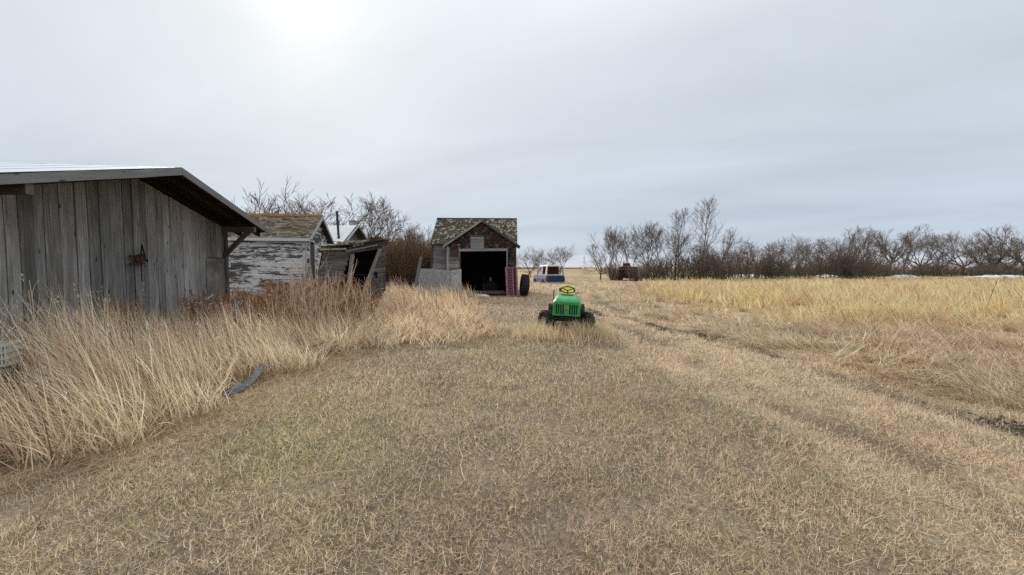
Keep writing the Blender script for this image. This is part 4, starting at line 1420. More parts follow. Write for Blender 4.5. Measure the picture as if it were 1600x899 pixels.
    for s in (-1, 1):
        for yy in (0.95, 3.6):
            w = empty('wheel')
            w.parent = root
            w.location = (s * 0.9, yy, 0.28)
            MB().lathe([(0.18, -0.1), (0.33, -0.11), (0.36, -0.06), (0.36, 0.06), (0.33, 0.11), (0.18, 0.1)], (0, 0, 0), 'x', 20).build('tyre', M['rubber'], w)
            MB().lathe([(0.001, -0.05), (0.19, -0.08), (0.19, 0.08), (0.001, 0.05)], (0, 0, 0), 'x', 16).build('rim', M['chrome'], w)
    # left door hanging ajar towards the front and crumpled fender
    d = empty('open_door')
    d.parent = root
    d.location = (-HWd, 2.75, 0)
    d.rotation_euler = (0, 0, R(38))
    MB().box((0, -0.55, 0.66), (0.06, 1.05, 0.6)).build('door_skin', M['truck_dark'], d, bevel=0.01)
    MB().box((0, -1.03, 1.2), (0.04, 0.06, 0.5)).box((0, -0.1, 1.2), (0.04, 0.06, 0.5)).box((0, -0.55, 1.46), (0.04, 0.95, 0.05)).build('window_frame', M['truck_dark'], d)


M['truck_navy'] = plain('dark navy trim', (0.02, 0.03, 0.07), 0.5)
M['seat_partition_brown'] = plain('brown torn seat and dark partition', (0.06, 0.03, 0.02), 0.9)
M['truck_dark'] = plain('dark dull blue door', (0.05, 0.06, 0.08), 0.6, 0, 0.3, 4, (0.09, 0.05, 0.03))
old_truck()


# ------------------------------------------------------------------ red machine under the trees
def red_wagon():
    root = empty('red_farm_machine', (14.7, 50.0, -0.02), R(-24), 'dark red farm machine rusting under bare trees beyond the field', 'farm machine')
    root.scale = (1, 1, 0.84)
    W, L = 1.9, 3.6
    MB().prism([(-L / 2, 0.35), (L / 2, 0.5), (L / 2, 1.75), (0.5, 2.05), (-L / 2 + 0.25, 1.95), (-L / 2, 1.5)], -W / 2, W / 2, axes='yz').build('body', M['red_paint'], root, bevel=0.03)
    for i in range(6):
        xx = -0.85 + i * 0.34
        MB().box((xx, -L / 2 - 0.03, 0.95), (0.07, 0.06, 1.1)).build('rib', M['red_paint'], root)
    for i in range(5):
        yy = -1.4 + i * 0.62
        MB().box((-W / 2 - 0.03, yy, 1.1), (0.06, 0.08, 1.2)).build('rib', M['red_paint'], root)
    MB().box((0, -L / 2 - 0.02, 1.62), (W + 0.06, 0.1, 0.07)).build('front_rail', M['red_pale'], root)
    MB().box((-0.1, -L / 2 + 0.5, 2.02), (W * 0.8, 0.5, 0.09), Matrix.Rotation(0.12, 3, 'Y')).build('top_cover', M['red_pale'], root)
    MB().box((-0.3, 0.3, 2.3), (0.9, 1.1, 0.5), None, (0.75, 0.7)).build('grain_bin', M['red_paint'], root, bevel=0.03)
    MB().tube([(-0.6, -0.4, 2.0), (-0.6, -0.45, 2.75)], 0.05, 8).build('exhaust_pipe', M['rust'], root)
    MB().box((0, 0, 0.4), (0.3, L + 0.7, 0.16)).box((0, -1.0, 0.4), (1.9, 0.14, 0.14)).build('axle_frame', M['rust'], root)
    for s in (-1, 1):
        for yy, rr in ((-1.0, 0.5), (1.3, 0.34)):
            MB().lathe([(0.06, -0.1), (rr - 0.06, -0.12), (rr, -0.06), (rr, 0.06), (rr - 0.06, 0.12), (0.06, 0.1)], (s * 1.02, yy, rr - 0.05), 'x', 18).build('wheel', M['rubber'], root)


red_wagon()


# ------------------------------------------------------------------ bare trees
def tubes_to_mesh(name, lines, sides, mat):
    V, T = [], []
    off = 0
    for pts, rad in lines:
        n = sides
        m = len(pts)
        t = np.gradient(pts, axis=0)
        t /= np.linalg.norm(t, axis=1)[:, None] + 1e-9
        ref = np.array([0.31, 0.17, 0.93]) if abs(t[0][2]) < 0.85 else np.array([0.9, 0.3, 0.1])
        a = np.cross(t, ref)
        a /= np.linalg.norm(a, axis=1)[:, None] + 1e-9
        b = np.cross(t, a)
        ang = 2 * np.pi * np.arange(n) / n
        ring = pts[:, None] + rad[:, None, None] * (a[:, None] * np.cos(ang)[None, :, None] + b[:, None] * np.sin(ang)[None, :, None])
        V.append(ring.reshape(-1, 3))
        i = (np.arange(m - 1)[:, None] * n + np.arange(n)[None]).ravel()
        j = (np.arange(m - 1)[:, None] * n + (np.arange(n)[None] + 1) % n).ravel()
        T.append(np.concatenate([np.stack([i, j, j + n], -1), np.stack([i, j + n, i + n], -1)]) + off)
        off += m * n
    o = np_mesh(name, np.concatenate(V), np.concatenate(T), mat, smooth=True)
    return o


def branch(rng, p, d, L, r0, r1, n, wob, lift):
    """A crooked polyline; lift bends it upward."""
    pts, rad = [p.copy()], [r0]
    d = d / np.linalg.norm(d)
    for i in range(n):
        d = d + rng.normal(0, wob, 3) + np.array([0, 0, lift])
        d /= np.linalg.norm(d)
        p = p + d * L / n
        pts.append(p.copy())
        rad.append(r0 + (r1 - r0) * (i + 1) / n)
    return np.array(pts), np.array(rad)


def side_dir(rng, d, ang):
    v = rng.normal(0, 1, 3)
    v -= d * v.dot(d)
    v /= np.linalg.norm(v) + 1e-9
    return d * math.cos(ang) + v * math.sin(ang)


def grow_tree(seed, H, stems=1, limbs=5, spread=0.75, trunk_f=0.2, r=0.16, levels=(6, 6, 5), upright=0.06, twig_r=0.0125, central=False):
    rng = np.random.default_rng(seed)
    thick, fine = [], []

    def sub(pts, rad, lev, L):
        if lev >= len(levels):
            return
        k = levels[lev]
        m = len(pts) - 1
        for j in range(k):
            f = rng.uniform(0.25, 1.0) if j < k - 1 else 1.0
            x = f * m
            i = min(int(x), m - 1)
            p = pts[i] + (pts[i + 1] - pts[i]) * (x - i)
            d = pts[i + 1] - pts[i]
            d = d / np.linalg.norm(d)
            rr = rad[i] * 0.62
            dd = side_dir(rng, d, rng.uniform(0.3, 0.85))
            ll = L * rng.uniform(0.5, 0.8) * (1.1 - 0.35 * f)
            last = lev == len(levels) - 1
            n = 3 if last else 4
            q, qr = branch(rng, p, dd, ll, max(rr, twig_r), max(rr * 0.3, twig_r * 0.7), n, 0.11, upright)
            (fine if lev >= 1 else thick).append((q, qr))
            sub(q, qr, lev + 1, ll)
    for s in range(stems):
        a = rng.uniform(0, 6.28)
        base = np.array([math.cos(a), math.sin(a), 0]) * (0.0 if stems == 1 else 0.25) + np.array([0, 0, -0.15])
        d0 = np.array([math.cos(a) * 0.12, math.sin(a) * 0.12, 1.0]) if stems == 1 else np.array([math.cos(a) * spread * 0.6, math.sin(a) * spread * 0.6, 1.0])
        if central:
            q, qr = branch(rng, base, d0 * 1.0, H, r, 0.02, 9, 0.05, 0.05)
            thick.append((q, qr))
            for j in range(limbs * 3):
                f = rng.uniform(0.3, 0.97)
                i = min(int(f * 9), 8)
                p = q[i]
                aa = rng.uniform(0, 6.28)
                dd = np.array([math.cos(aa) * spread, math.sin(aa) * spread, 0.9])
                ll = H * 0.36 * (1.15 - f)
                w, wr = branch(rng, p, dd, ll + 0.3, qr[i] * 0.5, 0.012, 4, 0.12, upright)
                thick.append((w, wr))
                sub(w, wr, 1, ll + 0.3)
        else:
            q, qr = branch(rng, base, d0, H * trunk_f + 0.15, r, r * 0.8, 4, 0.09, 0.03)
            thick.append((q, qr))
            a0 = rng.uniform(0, 6.28)
            for j in range(limbs):
                aa = a0 + 6.28 * j / limbs + rng.uniform(-0.5, 0.5)
                sp = spread * rng.uniform(0.6, 1.25)
                dd = np.array([math.cos(aa) * sp, math.sin(aa) * sp, 0.8])
                ll = H * (1 - trunk_f) * rng.uniform(0.78, 1.12)
                st = q[-1] if rng.random() < 0.7 else q[-2]
                w, wr = branch(rng, st, dd, ll * 0.82, r * 0.6, r * 0.12, 7, 0.15, upright)
                thick.append((w, wr))
                sub(w, wr, 0, ll * 0.72)
    return thick, fine


PROTO = {}


def proto(key, kind, bark, twig, **kw):
    thick, fine = grow_tree(**kw)
    root = empty(kind)
    a = tubes_to_mesh('trunk', thick, 6, bark)
    b = tubes_to_mesh('crown', fine, 3, twig)
    a.parent = root
    b.parent = root
    zmax = max(float(p[:, 2].max()) for p, _ in fine)
    PROTO[key] = [root, False, zmax]


def plant(key, name, x, y, H, rz, label, cat='tree', group=None, wide=1.0):
    root, used, zmax = PROTO[key]
    o = root if not used else copy_tree(root)
    PROTO[key][1] = True
    o.name = name
    s = H / zmax
    o.location = (x, y, gz(x, y))
    o.rotation_euler = (0, 0, rz)
    o.scale = (s * wide, s * wide, s)
    for k in ('label', 'category', 'group'):
        if k in o:
            del o[k]
    return tag(o, label, cat, group)


proto('spread_a', 'bare_tree', M['bark'], M['twig'], seed=1, H=7.5, limbs=6, spread=1.0, trunk_f=0.16, r=0.17, levels=(6, 6, 5))
proto('spread_b', 'bare_tree', M['bark'], M['twig'], seed=2, H=7.5, limbs=5, spread=0.9, trunk_f=0.2, r=0.16, levels=(6, 6, 5))
proto('spread_c', 'bare_tree', M['bark'], M['twig'], seed=3, H=6.5, stems=3, limbs=3, spread=0.8, trunk_f=0.16, r=0.12, levels=(5, 5, 4))
proto('round', 'bare_tree', M['bark'], M['twig'], seed=4, H=6.0, limbs=7, spread=1.15, trunk_f=0.24, r=0.19, levels=(6, 6, 5), upright=0.04)
proto('round_b', 'bare_tree', M['bark'], M['twig'], seed=9, H=6.5, limbs=6, spread=1.05, trunk_f=0.28, r=0.19, levels=(6, 6, 5), upright=0.05)
proto('upright', 'bare_tree', M['bark'], M['twig'], seed=5, H=7.0, stems=4, limbs=2, spread=0.45, trunk_f=0.25, r=0.09, levels=(6, 5, 4), upright=0.10)
proto('poplar', 'bare_tree', M['bark_pale'], M['twig'], seed=6, H=10.5, limbs=6, spread=0.55, r=0.16, levels=(5, 5, 4), upright=0.10, central=True)
proto('poplar_b', 'bare_tree', M['bark_pale'], M['twig'], seed=16, H=9.0, limbs=5, spread=0.6, r=0.11, levels=(5, 5, 4), upright=0.10, central=True)


def proto_shrub(key, kind, seed, H, stems, spread, twig, r=0.022, subs=6):
    rng = np.random.default_rng(seed)
    st, tw = [], []
    for s in range(stems):
        a, rad = rng.uniform(0, 6.28), spread * math.sqrt(rng.random())
        p = np.array([math.cos(a) * rad * 0.55, math.sin(a) * rad * 0.55, -0.1])
        d = np.array([math.cos(a) * rad * 0.35 / max(spread, 0.1), math.sin(a) * rad * 0.35 / max(spread, 0.1), 1.0]) + rng.normal(0, 0.1, 3)
        L = H * rng.uniform(0.6, 1.05)
        q, qr = branch(rng, p, d, L, r * rng.uniform(0.6, 1.2), r * 0.35, 5, 0.07, 0.02)
        st.append((q, qr))
        for j in range(subs):
            i = int(rng.integers(1, 5))
            dd = side_dir(rng, (q[i + 1] - q[i]) / np.linalg.norm(q[i + 1] - q[i]), rng.uniform(0.25, 0.8))
            w, wr = branch(rng, q[i], dd, L * rng.uniform(0.15, 0.4), r * 0.42, r * 0.28, 3, 0.12, 0.05)
            tw.append((w, wr))
    root = empty(kind)
    a = tubes_to_mesh('stems', st, 4, twig)
    b = tubes_to_mesh('twigs', tw, 3, twig)
    a.parent = root
    b.parent = root
    PROTO[key] = [root, False, H]


proto_shrub('willow_a', 'willow_shrub', 31, 3.4, 190, 1.7, M['twig_brown'], 0.02, 8)
proto_shrub('willow_b', 'willow_shrub', 32, 3.0, 170, 1.5, M['twig_brown'], 0.02, 8)
proto_shrub('dark_a', 'dark_shrub', 33, 3.0, 85, 1.9, M['twig_dark'], 0.024, 11)
proto_shrub('dark_b', 'dark_shrub', 34, 2.6, 80, 2.2, M['twig_dark'], 0.024, 11)

# behind the left buildings
plant('spread_a', 'bare_tree', -19.4, 33, 8.0, 0.4, 'leftmost bare spreading tree rising above the white clapboard house', wide=1.3)
plant('spread_b', 'bare_tree', -16.6, 35, 8.6, 2.0, 'tall bare tree above the right end of the white house roof', wide=1.3)
plant('round', 'bare_tree', -12.6, 33, 8.3, 1.1, 'round-crowned bare tree above the white steel roof, right of the stovepipe', wide=1.05)
plant('spread_c', 'bare_tree', -10.6, 35, 6.0, 0.3, 'lower bare tree leaning over the brown thicket right of the steel roof')
plant('upright', 'bare_tree', -8.9, 34, 5.6, 2.6, 'thin bare tree standing in the brown thicket behind the leaning shack', wide=0.9)
thicket = 'dense brown leafless willow shrub in the thicket between the shack and garage'
for i, (x, y, h, k) in enumerate(((-10.2, 30, 3.7, 'willow_a'), (-9.2, 29, 3.6, 'willow_b'), (-8.2, 30, 4.0, 'willow_a'), (-7.5, 28.5, 3.6, 'willow_b'), (-6.7, 30, 3.7, 'willow_a'), (-6.0, 28.6, 3.3, 'willow_b'),
                                  (-8.8, 31.5, 4.2, 'willow_b'), (-5.4, 30.5, 3.5, 'willow_a'), (-7.0, 32, 3.9, 'willow_b'))):
    plant(k, 'willow_shrub', x, y, h, i * 1.3, thicket, 'shrub', 'willow shrubs in the thicket by the garage')
# behind the truck
plant('spread_c', 'bare_tree', 3.3, 66, 5.2, 1.9, 'bare tree close behind the right corner of the garage roof', wide=0.9)
plant('spread_c', 'bare_tree', 5.2, 68, 5.6, 0.2, 'bare multi-stemmed tree left behind the abandoned truck')
plant('spread_b', 'bare_tree', 8.2, 68, 5.9, 3.6, 'bare forked tree directly behind the abandoned truck', wide=1.1)
# group beyond the track
plant('round', 'bare_tree', 11.6, 52, 5.0, 3.3, 'low bare tree at the left edge of the tree group beyond the field', wide=0.75)
plant('upright', 'bare_tree', 14.2, 55, 7.7, 0.7, 'slim bare tree just left of the red farm machine')
plant('spread_b', 'bare_tree', 16.2, 54, 7.2, 1.0, 'bare tree rising directly behind the red farm machine', wide=0.7)
plant('upright', 'bare_tree', 18.4, 55, 8.4, 2.2, 'bare upright tree between the red machine and the pale poplars')
plant('spread_c', 'bare_tree', 20.2, 52, 7.0, 1.4, 'spreading bare tree just left of the two pale poplars')
plant('poplar_b', 'bare_tree', 21.4, 52, 9.4, 0.5, 'shorter pale poplar left of the tallest tree')
plant('poplar_b', 'bare_tree', 23.0, 55, 9.8, 2.9, 'thin pale poplar between the shorter poplar and the tallest tree', wide=0.8)
plant('poplar', 'bare_tree', 24.6, 52, 11.2, 1.2, 'tallest pale poplar standing above the whole tree group')
plant('round_b', 'bare_tree', 27.4, 54, 7.0, 0.9, 'bare round tree right of the tallest poplar', wide=0.85)
plant('spread_c', 'bare_tree', 30.0, 56, 5.6, 2.7, 'low bare tree at the right edge of the poplar group')
for i, (x, y, h, k, lab) in enumerate((
        (14.9, 47.6, 2.1, 'dark_b', 'leafless shrub in front of the right half of the red machine'),
        (13.4, 51.5, 2.2, 'dark_a', 'low shrub at the left side of the red machine'),
        (17.4, 49.5, 2.9, 'dark_a', 'dark leafless shrub touching the right side of the red machine'),
        (20.0, 50, 3.2, 'dark_b', 'dark leafless shrub left of the shorter poplar foot'),
        (22.6, 49, 4.4, 'dark_a', 'tall dark shrub at the foot of the tallest poplar'),
        (25.0, 50, 3.4, 'dark_b', 'dark leafless shrub right of the tallest poplar foot'),
        (27.8, 52, 3.3, 'dark_a', 'leafless shrub below the round tree beyond the yellow grass'),
        (33.5, 56, 4.2, 'dark_b', 'broad dark shrub standing alone between poplars and far tree row'),
        (36.5, 55, 3.8, 'dark_a', 'dark shrub left of the clump in front of the far tree row'),
        (40.5, 56, 3.4, 'dark_b', 'low dark shrub before the left end of the far tree row'),
        (44.5, 55, 4.6, 'dark_a', 'large dark shrub clump before the far tree row'),
        (47.0, 54, 4.2, 'dark_b', 'wide dark shrub right of the large clump at the far tree row'),
        (50.0, 57, 3.2, 'dark_a', 'small shrub right of the large clump below bare round trees'))):
    plant(k, 'dark_shrub', x, y, h, i * 0.9 + 0.2, lab, 'shrub')
# far tree row on the right
ordn = ['first', 'second', 'third', 'fourth', 'fifth', 'sixth', 'seventh', 'eighth', 'ninth', 'tenth', 'eleventh', 'twelfth', 'thirteenth', 'fourteenth', 'fifteenth', 'sixteenth', 'seventeenth', 'eighteenth']
row = [(1160, 46, 'spread_c'), (1185, 42, 'spread_a'), (1225, 46, 'round_b'), (1248, 48, 'spread_b'), (1275, 50, 'spread_a'), (1302, 50, 'spread_c'), (1330, 60, 'round'), (1357, 66, 'spread_a'), (1385, 58, 'round_b'), (1412, 57, 'spread_b'), (1438, 58, 'round'),
       (1470, 56, 'spread_b'), (1505, 54, 'round'), (1535, 57, 'spread_c'), (1552, 55, 'round_b'), (1578, 56, 'spread_a'), (1600, 66, 'round'), (1640, 62, 'spread_b')]
for i, (px, dh, k) in enumerate(row):
    Y = 74 + (i * 37 % 11)
    plant(k, 'bare_tree', (px - 800) / 620 * Y, Y, EYE + dh / 620 * Y + 0.3 + (i * 3 % 5 - 2) * 0.35, i * 1.7, '%s bare tree from the left in the far tree row' % ordn[i], 'tree', 'trees of the far row', 0.8 + (i * 5 % 7) * 0.07)
thk = 'low dark brush filling the foot of the far tree row'
for i in range(34):
    Y = 66 + (i * 29 % 17)
    px = 1125 + i * 15 + (i * 13 % 11)
    plant('dark_b' if i % 2 else 'dark_a', 'brush_shrub', (px - 800) / 620 * Y, Y, 1.2 + (i * 7 % 6) * 0.36, i * 2.1, thk, 'shrub', 'brush under the far tree row', 1.3)
# distant row at the horizon seen between truck and poplars
for x, y, w, h, lab in ((14, 420, 60, 2.2, 'distant dark shelterbelt line on the horizon beyond the track'), (-60, 450, 90, 2.6, 'distant shelterbelt strip on the horizon behind the garage')):
    rg = np.random.default_rng(int(y))
    lines = []
    for i in range(700):
        p = np.array([x + rg.uniform(-w, w), y + rg.uniform(-4, 4), -0.2])
        lines.append(branch(rg, p, np.array([rg.normal(0, 0.4), 0, 1.0]), h * rg.uniform(0.5, 1.1), 0.2, 0.06, 2, 0.2, 0))
    o = tubes_to_mesh('distant_shelterbelt', lines, 3, M['twig'])
    tag(o, lab, 'shelterbelt', kind='stuff')


# ------------------------------------------------------------------ old snow drifts under the far trees
def snow_drift(x, y, w, d, h, label, seed):
    rg = np.random.default_rng(seed)
    nx, ny = 26, 7
    u, v = np.meshgrid(np.linspace(-1, 1, nx), np.linspace(-1, 1, ny))
    e = np.clip(1 - u ** 2, 0, 1) ** 0.6 * np.clip(1 - v ** 2, 0, 1) ** 0.6
    Z = e * h * (0.75 + 0.5 * rg.random((ny, nx))) - 0.04
    X = u * w / 2 + rg.normal(0, 0.25, (ny, nx))
    Yv = v * d / 2 * (0.7 + 0.5 * rg.random((1, nx)))
    V = np.stack([X, Yv, Z], -1).reshape(-1, 3)
    i = (np.arange(ny - 1)[:, None] * nx + np.arange(nx - 1)[None]).ravel()
    T = np.concatenate([np.stack([i, i + 1, i + nx + 1], -1), np.stack([i, i + nx + 1, i + nx], -1)])
    o = np_mesh('snow_drift', V, T, M['snow'], smooth=True)
    o.location = (x, y, 0.0)
    tag(o, label, 'snow drift', 'old snow under the far trees')


snow_drift(37, 63, 7.5, 3, 0.56, 'old snow drift behind shrubs at the left end of the far row', 1)
snow_drift(50.5, 63.5, 3.0, 2.5, 0.48, 'thin snow patch left of the large shrub clump', 2)
snow_drift(62, 63, 3.4, 2.5, 0.44, 'snow patch showing between trunks in the middle of the far row', 3)
snow_drift(78, 63.5, 9, 3, 0.40, 'long snow drift at the right edge of the far tree row', 4)


# ------------------------------------------------------------------ grass
def make_blades(P, az, lean, curl, length, width, colour, segs, phi=None, floor=None, twist=None):
    """Vectorised bent blades. P (n,3) roots; lean/curl angles from vertical."""
    n = len(P)
    phi = RNG.uniform(0, 2 * np.pi, n) if phi is None else phi
    wv = np.stack([np.cos(phi), np.sin(phi), np.zeros(n)], -1)
    dirh = np.stack([np.cos(az), np.sin(az), np.zeros(n)], -1)
    cur = P.copy()
    rows = []
    for k in range(segs + 1):
        f = k / segs
        if twist is not None:
            a_ = az + twist * f
            dirh = np.stack([np.cos(a_), np.sin(a_), np.zeros(n)], -1)
        w = width * (1 - f ** 1.6) * 0.5
        if k == segs:
            rows.append(cur[:, None])
        else:
            rows.append(np.stack([cur - wv * w[:, None], cur + wv * w[:, None]], 1))
        th = lean + curl * ((k + 0.5) / segs)
        step = (length / segs)[:, None]
        cur = cur + step * (dirh * np.sin(th)[:, None] + np.array([0, 0, 1.0]) * np.cos(th)[:, None])
        if floor is not None:
            cur[:, 2] = np.maximum(cur[:, 2], P[:, 2] + floor)
    V = np.concatenate(rows, 1)
    nv = 2 * segs + 1
    t = []
    for k in range(segs - 1):
        a = 2 * k
        t += [(a, a + 1, a + 3), (a, a + 3, a + 2)]
    a = 2 * (segs - 1)
    t.append((a, a + 1, a + 2))
    T = (np.arange(n)[:, None, None] * nv + np.array(t)[None]).reshape(-1, 3)
    C = np.repeat(colour, nv, axis=0)
    return V.reshape(-1, 3), T, C


def merge(parts):
    V, T, C, off = [], [], [], 0
    for v, t, c in parts:
        V.append(v)
        T.append(t + off)
        C.append(c)
        off += len(v)
    return np.concatenate(V), np.concatenate(T), np.concatenate(C)


def scatter(x0, x1, y0, y1, density, margin=1.5):
    n = int((x1 - x0) * (y1 - y0) * density)
    x, y = RNG.uniform(x0, x1, n), RNG.uniform(y0, y1, n)
    k = (np.abs(x) < 1.31 * y + margin)
    return x[k], y[k]


def palette(n, cols, weights, var=0.16):
    cols = np.array(cols)
    idx = RNG.choice(len(cols), n, p=np.array(weights) / sum(weights))
    c = cols[idx] * (1 + RNG.normal(0, var, (n, 1)))
    return np.clip(c, 0.01, 0.95)


OBST = [(-9.6, -6.5, 0, 0)]


def blocked(x, y):
    """Inside a building footprint."""
    # shed: behind its wall plane
    n0 = (x + 7.588) * 0.992 + (y - 8.095) * 0.123
    t0 = (x + 7.588) * (-0.123) + (y - 8.095) * 0.992
    b = (n0 < 0.02) & (np.abs(t0) < 3.05)
    b |= (x < -8.9) & (y > 17) & (y < 20.2)
    b |= (x > -3.8) & (x < 0.3) & (y > 22.95) & (y < 28.5)
    b |= (x > -5.0) & (x < -3.7) & (y > 24) & (y < 28.5)
    b |= (np.hypot((x + 5.35) / 0.85, (y - 4.1) / 0.5) < 1) & (vnoise(x * 9, y * 9, 0.5) < 0.72)
    b |= (x > -6.9) & (x < -4.9) & (y > 15.05) & (y < 17.2)
    return b


def mown_grass():
    parts = []
    for y0, y1, dens, wd, ln in ((1.2, 3.2, 9000, 0.0040, 0.056), (3.2, 5.2, 6600, 0.0052, 0.056), (5.2, 8.2, 3200, 0.0078, 0.058), (8.2, 13, 1150, 0.0125, 0.064), (13, 24, 300, 0.019, 0.085), (24, 48, 55, 0.045, 0.12)):
        xr = 1.31 * y1 + 1.0
        x, y = scatter(-min(xr, 8), min(xr, 14 if y1 < 20 else 40), y0, y1, dens, 0.8)
        lt = left_tall(x, y)
        keep = ((lt < 0.15) | (y > 22)) & (right_tall(x, y) < 0.3) & ~blocked(x, y)
        if y0 > 20:
            keep &= (x > -12)
        keep &= RNG.random(len(x)) > mud(x, y) * 0.8
        dr, dl = rut_dist(x, y)
        wear = np.maximum(np.exp(-(dr / 0.32) ** 2) * 0.9, np.exp(-(dl / 0.32) ** 2) * 0.78) * sstep(0.15, 0.75, vnoise(x, y, 1.3) * 0.6 + vnoise(x, y, 0.35) * 0.4 + 0.08)
        thin = 0.75 * sstep(0.42, 0.22, 0.6 * vnoise(x, y, 0.28) + 0.4 * vnoise(x, y, 0.09))
        keep &= RNG.random(len(x)) > np.maximum(wear, thin)
        x, y = x[keep], y[keep]
        n = len(x)
        P = np.stack([x, y, ground_z(x, y) - 0.004], -1)
        gr = sstep(0.42, 0.78, 0.6 * vnoise(x, y, 1.9) + 0.4 * vnoise(x, y, 0.6)) * sstep(3.4, 1.2, np.abs(x - 0.3 * y + 1.0) - 0.5) * sstep(14, 9, y)
        dry = palette(n, ((0.68, 0.56, 0.41), (0.53, 0.42, 0.29), (0.84, 0.74, 0.58), (0.34, 0.25, 0.165), (0.17, 0.118, 0.08), (0.60, 0.50, 0.375)), (4, 4, 3.4, 4, 4, 4), 0.22)
        grn = palette(n, ((0.36, 0.34, 0.16), (0.26, 0.265, 0.105), (0.46, 0.43, 0.22)), (3, 2, 2), 0.22)
        pick = (RNG.random(n) < (0.2 + 0.45 * gr) * sstep(16, 8, y))[:, None]
        c = np.where(pick, grn, dry)
        lane = sstep(1.9, 1.2, np.abs(x - 0.5 * (np.interp(y, TRK_Y, RUT_R) + np.interp(y, TRK_Y, RUT_L))))[:, None]
        c = np.where(pick, c * (1 - lane) + dry * lane, c) * (1 + 0.16 * lane)
        tint = (0.86 + 0.4 * vnoise(x, y, 0.9)) * 1.26
        pink = sstep(0.5, 0.8, vnoise(x + 31, y + 7, 1.3))[:, None] * (1 - pick)
        c = c * tint[:, None] * (1 + pink * np.array([0.03, -0.03, -0.02])) * np.array([1.01, 1.0, 0.985])
        c = np.clip(c / np.maximum(1.0, c.max(1, keepdims=True) / 0.91), 0.02, 0.9)
        flow = vnoise(x, y, 0.55) * 5 + RNG.uniform(0, 6.28, n)
        flat = RNG.random(n) < 0.76
        lean = np.where(flat, RNG.uniform(0.95, 1.5, n), RNG.uniform(0.15, 0.9, n))
        curl = RNG.normal(0.3, 1.0, n)
        length = ln * RNG.gamma(5, 0.2, n) * np.where(flat, 1.35, 1.0) * (0.75 + 0.5 * vnoise(x, y, 1.1))
        parts.append(make_blades(P, flow, lean, curl, length, wd * RNG.uniform(0.6, 1.5, n), c, 3 if y0 < 2 else 2, floor=0.004, twist=RNG.normal(0, 1.3, n)))
    V, T, C = merge(parts)
    o = np_mesh('mown_grass', V, T, M['straw'], C)
    tag(o, 'short dry mown grass with greenish patches over the yard and track', 'grass', kind='stuff')
    return len(T)


